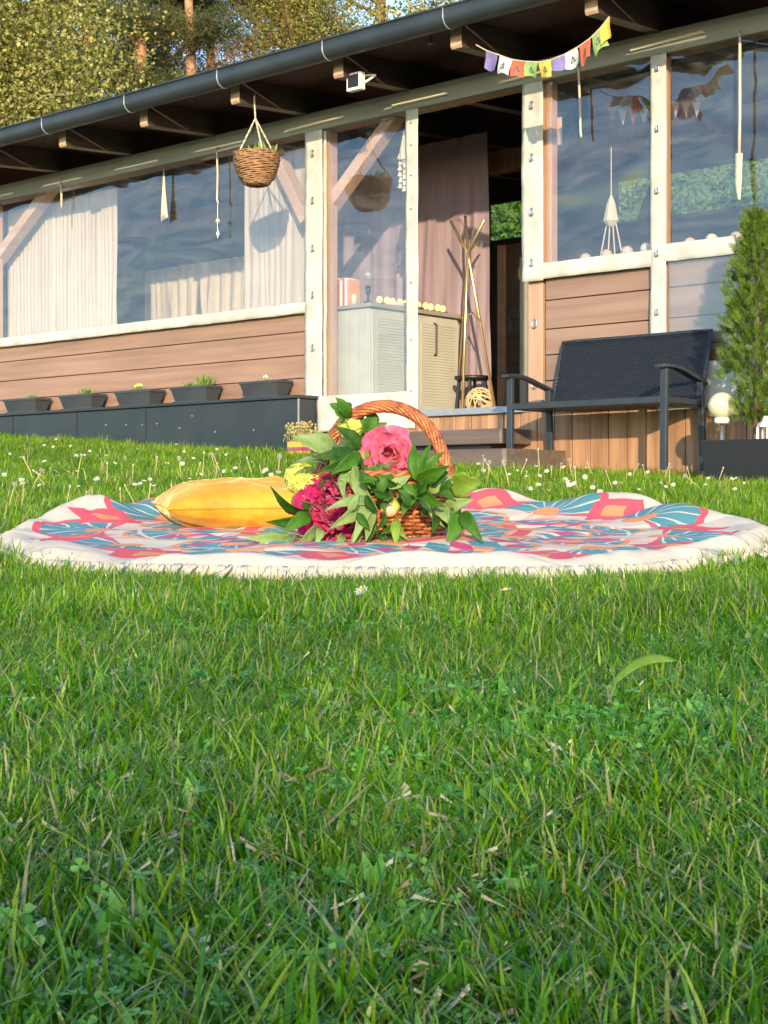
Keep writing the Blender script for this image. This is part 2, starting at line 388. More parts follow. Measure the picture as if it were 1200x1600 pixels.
strip(2.256, 2.366, 1.0, 2.79, [P(1035,y,-.05)[2] for y in (105,200,297,395,487)], 4, r=.014)
# bottom borders of the windows: padded hems
def hem(u0, u1, z0, z1, seed, z0b=None, z1b=None, v=-.045):
    z0b = z0 if z0b is None else z0b; z1b = z1 if z1b is None else z1b
    def fn(a, b):
        u = u0+(u1-u0)*a; zz0 = z0+(z0b-z0)*a; zz1 = z1+(z1b-z1)*a
        t = 2*math.pi*b
        c = (zz0+zz1)/2; h = (zz1-zz0)/2
        w = 1+.05*noise.noise(Vector((u*9+seed, math.cos(t)*1.5, math.sin(t)*1.5)))
        return (u, v-.012*math.sin(t)*w, c-h*math.cos(t)*w+.003*noise.noise(Vector((u*2, seed, 0))))
    n = max(20, int((u1-u0)*40))
    return part('window_hem', MB().grid(fn, n, 14), M['fabric'], house, smooth=True)
hem(UL, -.74, 1.40, 1.485, 5)
hem(1.29, 2.27, 1.448, 1.552, 6)
hem(2.36, UR, 1.465, 1.575, 7)
# window films
def film(u0, u1, z0, z1, seed, amp, k=(1.2, 1.0), v=-.012, streak=False):
    nu = max(20, int((u1-u0)/.02)); nz = int((z1-z0)/.02)
    def fn(a, b):
        u = u0+(u1-u0)*a; z = z0+(z1-z0)*b
        f = min(1, 6*a*(1-a)+.1)*min(1, 6*b*(1-b)+.1)
        p = Vector((u*k[0]+seed*3.1, 0, z*k[1]))
        e = math.sin((u*.7-z*1.0)*9*k[1]+3*noise.noise(p*1.3))*(.3+.7*abs(noise.noise(p*1.1+Vector((9,0,0)))))
        if streak:
            al, ac = u-.75*z, z+(.80-.35*(a-.5))*u
            g_ = noise.noise(Vector((al*1.1+seed*3, ac*3.6, seed)))+.30*noise.noise(Vector((al*2.0, ac*7.5, seed+5)))
            return (u, v+f*amp*g_*(.25+1.1*abs(1-2*a)**1.5), z)
        return (u, v+f*amp*(noise.noise(p)+.22*e), z)
    return part('window_film', MB().grid(fn, nu, nz), M['pvc'], house, smooth=True)
film(UL, -.77, 1.47, 2.76, 1, .012, (.9,1.1))
film(-.575, .25, .76, 2.76, 2, .006, streak=True)
film(1.435, 2.26, 1.54, 2.76, 3, .017, streak=True)
film(2.366, UR, 1.56, 2.76, 4, .019, streak=True)
film(2.37, 3.9, .82, 1.47, 5, .010, (2,1), v=-.03)
# lower fabric of the door panel and of the right window
part('fabric_skirt', sheet(-.62, .33, .50, .765, -.05, .02, 40, 16, 11), M['fabric'], house, smooth=True, thick=.005)
part('fabric_skirt', sheet(2.30, 3.9, .55, .835, -.045, .008, 50, 10, 12), M['fabric'], house, smooth=True, thick=.004)
part('fabric_edge', sheet(-.575, -.545, .76, 2.74, -.03, .004, 2, 40, 13), M['fabric'], house, smooth=True)
# curtains
def curtain(x0, x1, v, z0, z1, m, seed, fold=.05, amp=.03, label=None, lean=0, par=None):
    u0 = P(x0, 400, v)[0]; u1 = P(x1, 400, v)[0]
    n = max(30, int((u1-u0)/.012))
    def fn(a, b):
        u = u0+(u1-u0)*a+lean*b*(a)
        z = z0+(z1-z0)*b
        ph = (u+fold*.9*noise.noise(Vector((u*2.2/fold*.12, z*.5, seed)))+fold*.5*noise.noise(Vector((u*9, z*.9, seed+4))))*2*math.pi/fold
        return (u, v+amp*(.6*math.sin(ph)*(.45+1.1*abs(noise.noise(Vector((u*5, seed, z*.3)))))+.5*noise.noise(Vector((u*14, seed, z*.4)))), z)
    return part('curtain', MB().grid(fn, n, 24), m, house, smooth=True, label=label)
curtain(12, 184, .26, 1.42, 2.74, M['curtain'], 1, .055, .018, 'cream gathered curtain')
curtain(383, 492, .26, 1.42, 2.74, M['curtain'], 2, .075, .012, 'cream gathered curtain')
curtain(-160, -30, .26, 1.42, 2.74, M['curtain'], 5, .055, .018, 'cream gathered curtain')
curtain(505, 768, 1.32, .62, 2.9, M['lilac'], 3, .22, .022, 'dusky lilac curtain', lean=-.04)
curtain(228, 420, 1.7, .62, 2.30, M['curtain'], 4, .16, .03, 'pale curtain at the back of the room')
# interior: floor, back wall with strip windows, side walls
part('interior_floor', MB().box((UL, .06, .50), (UR, 4.3, .615)), M['floor'], house)
ua0, ua1 = P(758,0,4.2)[0], P(850,0,4.2)[0]; ub0, ub1 = P(958,0,4.2)[0], P(1330,0,4.2)[0]
za0, za1, zb0, zb1 = P(800,372,4.2)[2], P(800,312,4.2)[2], P(1000,344,4.2)[2], P(1000,275,4.2)[2]
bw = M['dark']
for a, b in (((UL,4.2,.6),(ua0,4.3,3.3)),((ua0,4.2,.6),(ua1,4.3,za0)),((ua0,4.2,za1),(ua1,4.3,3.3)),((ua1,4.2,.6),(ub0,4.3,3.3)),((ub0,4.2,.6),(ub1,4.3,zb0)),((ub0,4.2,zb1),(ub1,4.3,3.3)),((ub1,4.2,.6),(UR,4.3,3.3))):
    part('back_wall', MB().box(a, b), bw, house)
part('side_wall', MB().box((UR, .0, .3), (UR+.08, 4.3, 3.2)), M['brown2'], house)
part('side_wall', MB().box((UL-.08, .0, .3), (UL, 4.3, 3.2)), M['brown'], house)
part('brace', MB().bar(P(985,400,3.9), P(1045,240,3.9), .08, .12, (0,1,0)), M['dark'], house)
# inner door, half open, and its jamb
d0, d1 = P(776,0,2.3)[0], P(812,0,2.3)[0]
idr = part('interior_door', MB().box((d0+.10, 2.3, .62), (d1, 2.34, P(790,383,2.3)[2])), M['step'], house, bev=.004, label='dark brown half open inner door')
part('door_edge', MB().box((d0+.03, 2.27, .62), (d0+.10, 2.35, P(790,383,2.3)[2])), M['brace'], idr)
part('handle', MB().tube([(d0+.15, 2.29, 1.55), (d0+.15, 2.26, 1.55), (d0+.24, 2.26, 1.55)], .01, 8), M['steel'], idr)
part('handle_plate', MB().box((d0+.13, 2.292, 1.44), (d0+.17, 2.299, 1.60)), M['steel'], idr)
part('door_jamb', MB().box((P(812,0,1.9)[0], 1.9, .62), (P(822,0,1.9)[0], 1.98, P(815,402,1.9)[2])), M['cab'], house, bev=.003)
part('interior_shelf', MB().box((P(768,0,2.6)[0], 2.6, P(780,384,2.6)[2]), (P(840,0,2.6)[0], 3.0, P(780,380,2.6)[2])), M['dark'], house)
# beams inside under the roof
for u in (-5.6,-3.4,-1.2,1.0,3.2): part('inner_beam', MB().box((u, 1.9, 2.72), (u+2.19, 2.0, 2.9)), M['post'], house, bev=.004)

# ------------------------------------------------------------ metal faced bank in front of the long wall
bank = thing('metal_clad_plinth', 'anthracite sheet metal plinth running along the foot of the brown wall', 'plinth', (-3, -.25, .3), 1)
part('face_panel', MB().box((UL, -.25, -.1), (-.62, -.03, .742)), M['metal'], bank, bev=.003)
part('cap', MB().box((UL, -.275, .744), (-.60, -.002, .768)), M['metal'], bank, bev=.004)
part('corner_trim', MB().box((-.622, -.257, 0), (-.612, -.247, .742)), M['nosing'], bank)
for x, y in ((165,664),(197,664),(222,664),(245,662),(280,669),(336,675),(396,672),(300,650)):
    u, v, z = P(x, y, -.255); part('screw', MB().ball((u, -.252, z), .008, 8, 5), M['steel'], bank)
for x in (228, 120, 20): 
    u = P(x, 650, -.25)[0]; part('seam', MB().box((u, -.2545, .0), (u+.004, -.2505, .742)), M['black'], bank)

# planters on the ledge
plabels = ['grey trough on the plinth, farthest left of the five, with a low grey-green tuft',
 'grey trough second from the left on the plinth, with a feathery green tuft',
 'grey trough in the middle of the plinth, with small yellowish flowers',
 'grey trough holding two green plants, the taller at its right',
 'grey trough nearest the white strip, with one pale bloom']
ppx = ((10,75,648),(97,162,641),(183,254,634),(270,343,626),(378,454,616))
ptr = None
for i, (x0, x1, yb) in enumerate(ppx):
    ub, uc = P(x0,600,-.135)[0], P(x1,600,-.135)[0]; L_ = .52 if i == 0 else .5
    uc0 = (ub+uc)/2; zb = .769; hh = .128; dd = .17
    Lw = (uc-ub)*.80
    t = thing('planter_box', plabels[i], 'planter', (uc0, -.135, zb), 1, 'grey planter troughs on the plinth')
    mbb = MB()
    def ring(l, d, z, c=(uc0, -.135)): return [(c[0]-l/2, c[1]-d/2, z), (c[0]+l/2, c[1]-d/2, z), (c[0]+l/2, c[1]+d/2, z), (c[0]-l/2, c[1]+d/2, z)]
    rs = [ring(Lw*.80, dd*.66, zb), ring(Lw*.96, dd*.95, zb+hh-.02), ring(Lw, dd, zb+hh-.02), ring(Lw, dd, zb+hh), ring(Lw*.93, dd*.88, zb+hh), ring(Lw*.92, dd*.86, zb+hh-.02)]
    vs = sum(rs, []); fs = [(3,2,1,0), (20,21,22,23)]
    for k in range(5):
        for j in range(4): a = k*4+j; b = k*4+(j+1) % 4; fs.append((a, b, b+4, a+4))
    mbb.add(vs, fs); part('trough', mbb, M['pot'], t, bev=.003)
    part('saucer', MB().box((uc0-Lw*.45, -.135-dd*.42, zb), (uc0+Lw*.45, -.135+dd*.42, zb+.012)), M['pot'], t, bev=.003)
    part('soil', MB().box((uc0-Lw*.455, -.135-dd*.43, zb+hh-.03), (uc0+Lw*.455, -.135+dd*.43, zb+hh-.012)), M['soil'], t)
    spots = {0: [(.15,.05,60)], 1: [(.1,.08,70)], 2: [(-.05,.06,50)], 3: [(-.15,.06,50),(.22,.12,110)], 4: [(.0,.04,14)]}[i]
    for sx, h, n in spots:
        mbb = MB()
        for k in range(n):
            c = Vector((uc0+sx*Lw+random.gauss(0,.03), -.135+random.gauss(0,.02), zb+hh-.015))
            tip = c+Vector((random.gauss(0,.022), random.gauss(0,.02), h*random.uniform(.5,1)))
            w = Vector((random.uniform(-1,1), random.uniform(-1,1), .3)).normalized()*.006
            mid = (c+tip)/2+Vector((0,0,.01))
            mbb.add([c, mid+w, tip, mid-w], [(0,1,2,3)])
        part('plant', mbb, M['plantg'], t)
    if i in (2, 4):
        mbb = MB()
        for k in range(3 if i == 4 else 5): mbb.ball((uc0+(.0 if i == 4 else -.05)*Lw+random.gauss(0,.012 if i == 4 else .035), -.14, zb+hh+.03+random.uniform(0,.02)), .012, 8, 5)
        part('blossom', mbb, M['offwhite'] if i == 4 else mat('yellow_blossom', (.75,.68,.15), .7), t, smooth=True)

# ------------------------------------------------------------ deck
deck = thing('wooden_deck', 'timber deck with upright orange skirting planks under the open doorway and bench', 'deck', (1.5, -.03, .2), 1)
u = -.56; k = 0
while u < UR:
    w = .139; part('skirting_plank', MB().box((u, -.035-.003*(k % 2), -.1), (u+w-.006, -.008, .575)), M['deck'], deck, bev=.004); u += w; k += 1
part('skirt_backing', MB().box((-.56, -.005, -.1), (UR, .02, .57)), M['joint'], deck)
part('edge_trim', MB().box((.30, -.075, .577), (1.285, .10, .622)), M['nosing'], deck, bev=.004)
steps = thing('wooden_steps', 'dark brown timber steps leading up to the open doorway', 'steps', (.8, -.5, .2), 1)
def stepbox(u0, u1, v0, z0, z1, ch):
    mbb = MB().add([(u0,v0,z0),(u1-ch,v0,z0),(u1,v0+ch,z0),(u1,-.045,z0),(u0,-.045,z0),(u0,v0,z1),(u1-ch,v0,z1),(u1,v0+ch,z1),(u1,-.045,z1),(u0,-.045,z1)],
        [(4,3,2,1,0),(5,6,7,8,9),(0,1,6,5),(1,2,7,6),(2,3,8,7),(3,4,9,8),(4,0,5,9)])
    part('step', mbb, M['step'], steps, bev=.006)
stepbox(-.1, 1.34, -.36, .36, .46, .02)
stepbox(-.1, 1.62, -.70, .03, .315, .02)
part('riser', MB().box((-.05, -.30, .316), (1.20, -.06, .358)), M['black'], steps)

# ------------------------------------------------------------ things inside
cab = thing('kitchen_counter', 'cream cabinet counter with louvred doors under a grey worktop inside the porch', 'cabinet', (-.5, .7, .62), 1)
part('carcass', MB().box((-.74, .20, .62), (-.32, 1.24, 1.43)), M['cab'], cab, bev=.004)
part('worktop', MB().box((-.77, .17, 1.432), (-.285, 1.27, 1.462)), M['top'], cab, bev=.004)
for k in range(2):
    v0 = .21+k*.515
    d = part('cabinet_door', MB().box((-.318, v0, .66), (-.302, v0+.505, 1.41)), M['cab'], cab, bev=.004)
    lm = MB()
    for j in range(30): z = .73+j*.0215; lm.box((-.302, v0+.05, z), (-.297, v0+.455, z+.012))
    part('louvres', lm, M['cab'], d)
    hv = v0+(.37 if k == 0 else .20)
    part('handle', MB().tube([(-.30, hv, 1.12), (-.275, hv, 1.13), (-.275, hv, 1.36), (-.30, hv, 1.37)], .008, 6), M['black'], d)
for k in range(4): part('end_panel', MB().box((-.735+k*.103, .190, .66), (-.735+k*.103+.095, .199, 1.41)), M['cab'], cab, bev=.004)
bcols = [((.7,.66,.55),'pale'),((.45,.06,.04),'red'),((.75,.70,.60),'cream'),((.40,.10,.06),'brick red'),((.72,.70,.66),'white'),((.55,.25,.10),'rust orange')]
ub = -.695
posn = ['leftmost of the row','second from the left','third from the left','third from the right','second from the right','rightmost of the row']
for i, (c, nm) in enumerate(bcols):
    w = .022; hgt = .22-.01*(i % 3)
    t = thing('book', f'{nm} book on the porch counter, {posn[i]}', 'book', (ub+w/2, .27, 1.463), 1, 'books on the counter')
    part('cover', MB().box((ub, .22, 1.463), (ub+w, .34, 1.463+hgt)), mat('book_'+nm.replace(' ','_'), c, .6), t, bev=.002)
    part('pages', MB().box((ub+.003, .2195, 1.47), (ub+w-.003, .3, 1.463+hgt-.004)) if False else MB().box((ub+.003, .23, 1.463+hgt), (ub+w-.003, .335, 1.463+hgt+.002)), M['offwhite'], t)
    ub += w+.003
solo('candle', MB().lathe((-.525, .25, 1.463), [(0,0),(.022,0),(.022,.07),(.016,.085),(0,.085)], 16), M['offwhite'], 'short cream candle beside the row of books', 'candle', (-.525, .25, 1.463), 1, smooth=True)
bl = thing('bulb_lamp', 'table lamp with one large clear bulb on the porch counter', 'lamp', (-.40, .27, 1.463), 1)
part('base', MB().lathe((-.40,.27,1.463), [(0,0),(.035,0),(.035,.02),(.012,.03),(.012,.08),(.02,.085),(.02,.14),(0,.14)], 16), M['black'], bl, smooth=True)
gm = M['pvc']
part('bulb', MB().lathe((-.40,.27,1.60), [(.018,0),(.03,.03),(.05,.07),(.05,.10),(.035,.13),(0,.145)], 20), gm, bl, smooth=True)
ember = bpy.data.materials.new('warm_bulb'); ember.use_nodes = True
e_ = ember.node_tree.nodes['Principled BSDF']; e_.inputs['Base Color'].default_value = (.9,.4,.1,1); e_.inputs['Emission Color'].default_value = (1,.45,.12,1); e_.inputs['Emission Strength'].default_value = .8
sg = thing('string_lights', 'row of small amber bulbs lying along the counter edge', 'string lights', (-.32, .7, 1.463), 1)
part('cord', MB().tube([(-.325, .3+.075*k, 1.47+.006*(k % 2)) for k in range(12)], .004, 6), M['step'], sg)
for k in range(11): part('bulb', MB().ball((-.33+.01*(k % 2), .32+.075*k, 1.50), .022, 10, 6, (1,1,1.2)), ember, sg, smooth=True)
solo('driftwood', MB().tube([(-.30,.36,1.475),(-.305,.55,1.482),(-.30,.8,1.474)], [.012,.02,.008], 8), M['offwhite'], 'pale carved driftwood piece under the amber bulbs', 'ornament', (-.30,.55,1.463), 1, smooth=True)

# coat rack
rk = thing('coat_rack', 'brass tripod coat rack of crossing rods in the doorway', 'coat rack', P(735,640,.9)[:2]+(.62,), 1)
c0 = Vector(P(731,395,.9))
for (xb, yb, vb), (xt, yt, vt) in (((714,640,1.05),(757,343,.8)), ((722,640,.6),(727,338,1.05)), ((776,637,.95),(704,345,.9))):
    b = Vector(P(xb, yb, vb)); b.z = .62; tp = Vector(P(xt, yt, vt))
    cc = c0+(b-c0)*.02
    part('rod', MB().tube([b, cc, c0+(tp-c0)*.08, tp], .011, 8), M['brass'], rk, smooth=True)
for (x1, y1, x2, y2) in ((722,498,736,490),(738,488,751,502)):
    part('peg', MB().tube([P(x1,y1,.9), P(x2,y2,.8)], .007, 6), M['brass'], rk)
part('peg', MB().tube([c0, Vector(P(716,372,.95))], .007, 6), M['brass'], rk)
part('peg', MB().tube([c0, Vector(P(748,378,.95))], .007, 6), M['brass'], rk)
# stool and wicker ball
sc = Vector(P(738,590,1.05))
st = thing('stool', 'low round black metal stool beside the coat rack', 'stool', (sc.x, sc.y, .62), 1)
part('seat', MB().lathe((sc.x,sc.y,sc.z-.02), [(0,0),(.13,0),(.14,.01),(.14,.03),(0,.035)], 24), M['black'], st, smooth=True)
for k in range(4):
    a = k*math.pi/2+.5
    part('leg', MB().tube([(sc.x+.10*math.cos(a), sc.y+.10*math.sin(a), sc.z-.01), (sc.x+.13*math.cos(a), sc.y+.13*math.sin(a), .62)], .012, 8), M['black'], st)
mbb = MB(); wc = Vector(P(750,616,.95)); wc.z = .74
for k in range(22):
    ax = Vector((random.gauss(0,1), random.gauss(0,1), random.gauss(0,1))).normalized(); o1 = ax.orthogonal().normalized(); o2 = ax.cross(o1)
    mbb.tube([wc+(o1*math.cos(t)+o2*math.sin(t))*.11 for t in [2*math.pi*j/16 for j in range(17)]], .005, 5, cap=False)
solo('wicker_ball', mbb, mat('pale_wicker', (.55,.40,.22), .7), 'loosely woven wicker ball on the floor by the stool', 'ornament', (wc.x, wc.y, .62), 1, smooth=True)

# hanging things ----------------------------------------------------
def strap(pts, r, m, label, name='strap', v=-.08, extra=None, cat='strap'):
    ps = [Vector(P(x, y, v)) for x, y in pts]
    t = thing(name, label, cat, tuple(ps[0]), 1)
    part('band', MB().tube(ps, r, 6), m, t, smooth=True)
    hk = ps[0]; part('hook', MB().tube([hk+Vector((0,0,.0)), hk+Vector((.0,-.01,.03)), hk+Vector((0,.01,.05))], .006, 6), M['steel'], t)
    return t
strap([(95,288),(96,305),(96,325)], .010, M['offwhite'], 'short cream strap hanging from the rail over the cream curtain')
t = strap([(339,240),(340,275),(339,312),(341,318)], .008, M['offwhite'], 'long cream strap on the rail with a bead and crystal drop', cat='pendant')
part('thread', MB().tube([P(340,318,-.08), P(340,372,-.08)], .002, 5), M['steel'], t)
part('bead', MB().ball(P(340,345,-.08), .018, 12, 8), M['globe'], t, smooth=True)
part('crystal', MB().lathe(P(340.5,370,-.08), [(0,.0),(.014,.02),(.010,.035),(0,.06)], 6), M['white'], t)
t = strap([(904,112),(906,160),(907,205),(908,215)], .008, M['offwhite'], 'cream strap hanging before the window right of the doorway')
t = strap([(1156,60),(1156,180),(1155,240)], .009, M['offwhite'], 'long cream strap before the rightmost window', v=-.10)
part('tassel', MB().tube([P(1155,240,-.1), P(1154,290,-.1), P(1155,312,-.1)], [.022,.018,.008], 8), M['offwhite'], t)
ts = thing('fabric_tassel', 'white cloth tassel knotted over the blue window', 'tassel', P(256,262,-.06), 1)
for k in range(5):
    dx = (-3,-1,1,3,0)[k]
    part('strand', MB().tube([P(256,264,-.06), P(256+dx*.5,300,-.06), P(257+dx,328+k*3,-.06), P(257+dx*1.6,346-k*2,-.06)], [.004,.008,.014,.006], 6), M['offwhite'], ts, smooth=True)
sh = thing('shell_mobile', 'mobile of pale shell bells inside the narrow window panel', 'mobile', P(630,205,.06), 1)
part('cord', MB().tube([P(631,205,.06), P(630,235,.06), P(630,300,.06)], .004, 5), M['offwhite'], sh)
part('veil', MB().tube([P(631,212,.06), P(631,235,.06), P(631,250,.06)], [.01,.03,.035], 8), M['offwhite'], sh)
for k in range(12):
    x, y = 626+7*(k % 2)+random.uniform(-1.5,1.5), 246+4.6*k
    c = Vector(P(x, y, .06+.02*random.random()))
    part('bell', MB().lathe(c, [(0,.03),(.008,.026),(.016,.0),(.02,-.012)], 10), M['batten'], sh, smooth=True)
tg = solo('paper_tag', MB().box((P(865,228,.1)[0], .10, P(865,228,.1)[2]), (P(877,228,.1)[0], .112, P(865,185,.1)[2])), M['brace'], 'small tan plaque hung on the post by the right window', 'plaque', P(870,206,.1), 1, bev=.003)
# macrame hanger
mc = thing('macrame_hanger', 'white macrame plant hanger inside the window above the bench', 'plant hanger', P(955,230,.6), 1)
top = Vector(P(955,230,.6)); kn = Vector(P(955,318,.6))
part('cord', MB().tube([top, kn], .004, 6), M['offwhite'], mc)
part('knot', MB().tube([kn+Vector((0,0,.06)), kn, kn-Vector((0,0,.12)), kn-Vector((0,0,.16))], [.006,.03,.055,.02], 8), M['offwhite'], mc)
for dx in (-17, -5, 6, 18): part('cord', MB().tube([P(955+dx*.25,335,.6), P(955+dx,402,.6)], .005, 6), M['offwhite'], mc)
# bunting inside
bn = thing('bunting', 'string of brown and rust pennants inside the right windows', 'bunting', P(945,160,.45), 1)
bp = [(945,160),(960,169),(980,172),(1000,171),(1020,164),(1040,150),(1062,152),(1080,160),(1100,158)]
part('cord', MB().tube([P(x,y,.45) for x, y in bp], .004, 5), M['step'], bn)
bc = [(.20,.10,.08),(.34,.26,.22),(.32,.09,.06),(.36,.27,.2),(.42,.22,.10),(.30,.2,.16),(.40,.3,.25),(.30,.12,.09),(.36,.25,.2)]
for k in range(9):
    x = 949+16.5*k; y = 166 if k < 5 else 158; y += (4 if 0 < k < 4 else 0)
    a, b, c = P(x,y,.45), P(x+14,y+1,.45), P(x+8,y+26,.45)
    part('pennant', MB().add([a, b, c], [(0,1,2)]), mat('pennant_cloth', bc[k], .9), bn, thick=.003)
for k, x in enumerate((948,980,1010,1112,1150,1078,915)):
    y = {948:399,980:394,1010:389,1112:375,1150:372,1078:381,915:405}[x]
    where = {948:'below the macrame hanger',980:'right of the macrame hanger',1010:'just left of the slim post strip',1112:'brightest one left of the conifer',1150:'nearest the conifer',1078:'right of the slim post strip',915:'left of the macrame hanger'}[x]
    solo('cotton_ball', MB().ball(P(x,y,.10), .04, 16, 10), M['offwhite'] if x in (1010,1112) else M['brace'], f'round cotton ball light on the window sill, {where}', 'ball light', P(x,y,.10), 1, 'cotton ball lights on the sill', smooth=True)

# hanging wicker basket
hb = thing('hanging_basket', 'round brown coil hanging basket on ropes below the eave', 'hanging basket', P(400,288,-.62), 1)
cc = Vector(P(401,241,-.62)); rad = .168
prof = [(.05,-.225),(.09,-.215),(.125,-.17),(.15,-.11),(.163,-.05),(.168,0)]
mbb = MB(); nr = 22
for k in range(nr):
    t = k/(nr-1)*5; i = min(4, int(t)); f = t-i
    r = prof[i][0]*(1-f)+prof[i+1][0]*f; z = prof[i][1]*(1-f)+prof[i+1][1]*f
    mbb.tube([cc+Vector((r*math.cos(a)+.004*math.sin(5*a+k), r*math.sin(a), z+.003*math.sin(7*a+k*2))) for a in [2*math.pi*j/40 for j in range(41)]], .0068, 6, cap=False)
part('coil', mbb, mat('brown_seagrass', (.17,.085,.04), .8, (.34,.19,.09), 30, bump=.5), hb, smooth=True)
part('liner', MB().lathe(cc, [(0,-.22)]+[(r-.006, z) for r, z in prof], 32), M['soil'], hb, smooth=True)
part('soil', MB().lathe(cc, [(0,-.04),(.155,-.04)], 32), M['soil'], hb)
hook = Vector(P(397,157,-.62))
ringp = Vector(P(399,185,-.62))
def rope(a, b):
    pts = [a+(b-a)*(k/14) for k in range(15)]
    m_ = MB()
    for s in (0, math.pi): m_.tube([p+Vector((.004*math.cos(k*1.6+s), .004*math.sin(k*1.6+s), 0)) for k, p in enumerate(pts)], .004, 5)
    return m_
part('rope', rope(hook+Vector((0,0,.03)), ringp), M['offwhite'], hb)
for a in (R(195), R(80), R(330)): part('rope', rope(ringp, cc+Vector((rad*math.cos(a), rad*math.sin(a), .0))), M['offwhite'], hb)
part('hook', MB().tube([hook+Vector((0,0,.05)), hook+Vector((.012,0,.03)), hook, hook+Vector((-.012,0,.015))], .004, 6), M['steel'], hb)
mbb = MB()
for k in range(26):
    b = cc+Vector((random.uniform(-.02,.14), random.uniform(-.1,.05), -.03)); tip = b+Vector((random.gauss(0,.02), random.gauss(0,.02), random.uniform(.04,.11)))
    w = Vector((random.uniform(-1,1), random.uniform(-1,1), 0))*.012; mbb.add([b, (b+tip)/2+w+Vector((0,0,.02)), tip, (b+tip)/2-w+Vector((0,0,.02))], [(0,1,2,3)])
part('plant', mbb, M['plantg'], hb)

# flood light and small hook
fl = thing('floodlight', 'small square white floodlight with dark lens under a rafter end', 'floodlight', P(555,128,-.66), 1)
c = Vector(P(552,127,-.68))
A = lambda dx, dy, dz: (c.x+dx, c.y+dy, c.z+dz)
part('body', MB().box(A(-.065,-.0,-.06), A(.065,.05,.06)), M['white'], fl, bev=.006)
part('lens', MB().box(A(-.048,-.004,-.04), A(.048,-.001,.045)), M['black'], fl)
part('bracket', MB().bar(A(.05,.02,-.03), A(.11,.10,.04), .02, .012).bar(A(.11,.10,.04), A(.0,.10,.06), .02, .012), M['white'], fl)
solo('ceiling_hook', MB().lathe(P(673,64,-.5), [(.025,-.02),(.012,0),(.008,.03),(0,.04)], 10), M['nosing'], 'small pale hook under the soffit near the gutter', 'hook', P(673,64,-.5), 1, smooth=True)

# prayer flags
fcols = {'violet': (.26,.22,.50), 'white': (.62,.70,.72), 'red': (.72,.16,.09), 'green': (.30,.48,.16), 'yellow': (.85,.60,.10)}
flags = [('violet',768,82,9,27,8),('white',790,89,10,26,10),('red',809,96,10,26,0),('green',831,97,10,24,-2),('yellow',852,95,10,25,-5),('violet',872,89,10,22,-24),('white',892,81,10,24,-20),('red',913,70,9,30,-30),('green',933,54,9,30,-35),('yellow',946,34,7,28,-20)]
ff = thing('prayer_flags', 'string of ten small coloured prayer flags sagging between two rafter ends', 'prayer flags', P(744,70,-.70), 1)
cp = [(744,70),(760,79),(780,86),(800,93),(820,96),(842,97),(862,93),(882,85),(902,74),(922,60),(938,44),(952,26)]
part('cord', MB().tube([P(x,y,-.70) for x, y in cp], .004, 6), M['offwhite'], ff)
ink = mat('flag_print', (.10,.09,.10), .9)
def lerp_cord(x):
    for (x0,y0),(x1,y1) in zip(cp, cp[1:]):
        if x0 <= x <= x1: return y0+(y1-y0)*(x-x0)/(x1-x0)
    return cp[-1][1]
fm = {k: mat('flag_'+k, c_, .85, tuple(x*.8 for x in c_), 60, trans=.3) for k, c_ in fcols.items()}
for i, (cn, x, y, hw, hh, sk) in enumerate(flags):
    a = Vector(P(x-hw, lerp_cord(x-hw), -.70)); b = Vector(P(x+hw, lerp_cord(x+hw), -.70))
    dn = Vector((sk*-.0009, 0, -hh/2400*(a.y*0+9.6)*1.0))
    def fn(s, t, a=a, b=b, dn=dn, i=i):
        p = a.lerp(b, s)+dn*t*(1+.08*math.sin(s*5+i)); p.y += .018*math.sin(s*4+i*2)*t-.02*t*(i % 2); p.x += .004*math.sin(t*5+i); return p
    f_ = part('flag', MB().grid(fn, 6, 6), fm[cn], ff, smooth=True, label=f'{cn} flag')
    if i not in (0, 5, 9):
        m_ = MB()
        def pt(s, t): 
            p = Vector(fn(s, t)); p.y -= .003; return p
        m_.add([pt(.5,.30), pt(.64,.52), pt(.36,.52)], [(0,2,1)]); m_.add([pt(.34,.56), pt(.45,.56), pt(.40,.68), pt(.55,.68), pt(.50,.56), pt(.68,.56), pt(.68,.72), pt(.34,.72)], [(0,2,1),(0,7,2),(2,7,6,3),(3,6,5),(3,5,4)])
        part('print', m_, ink, f_)

# ------------------------------------------------------------ bench
bq = thing('garden_bench', 'two-seat slate coloured rattan garden bench standing against the deck', 'bench', (2.15, -.4, .19), 1)
rm = bpy.data.materials.new('woven_rattan'); rm.use_nodes = True; nt = rm.node_tree; N = nt.nodes; L = nt.links
b_ = N['Principled BSDF']; b_.inputs['Roughness'].default_value = .38
tc = N.new('ShaderNodeTexCoord'); mp = N.new('ShaderNodeMapping'); mp.inputs['Rotation'].default_value = (R(90),0,R(90)); L.new(tc.outputs['Object'], mp.inputs[0])
br = N.new('ShaderNodeTexBrick'); br.inputs['Scale'].default_value = 24; br.inputs['Mortar Size'].default_value = .035; br.inputs['Color1'].default_value = (.004,.005,.007,1); br.inputs['Color2'].default_value = (.006,.007,.009,1); br.inputs['Mortar'].default_value = (.004,.005,.007,1)
br.inputs['Mortar Smooth'].default_value = .6
L.new(mp.outputs[0], br.inputs[0]); L.new(br.outputs[0], b_.inputs['Base Color'])
bu = N.new('ShaderNodeBump'); bu.invert = True; bu.inputs['Strength'].default_value = 1; bu.inputs['Distance'].default_value = .006; L.new(br.outputs[1], bu.inputs['Height']); L.new(bu.outputs[0], b_.inputs['Normal'])
gl = .17
u0, u1 = 1.585, 2.69
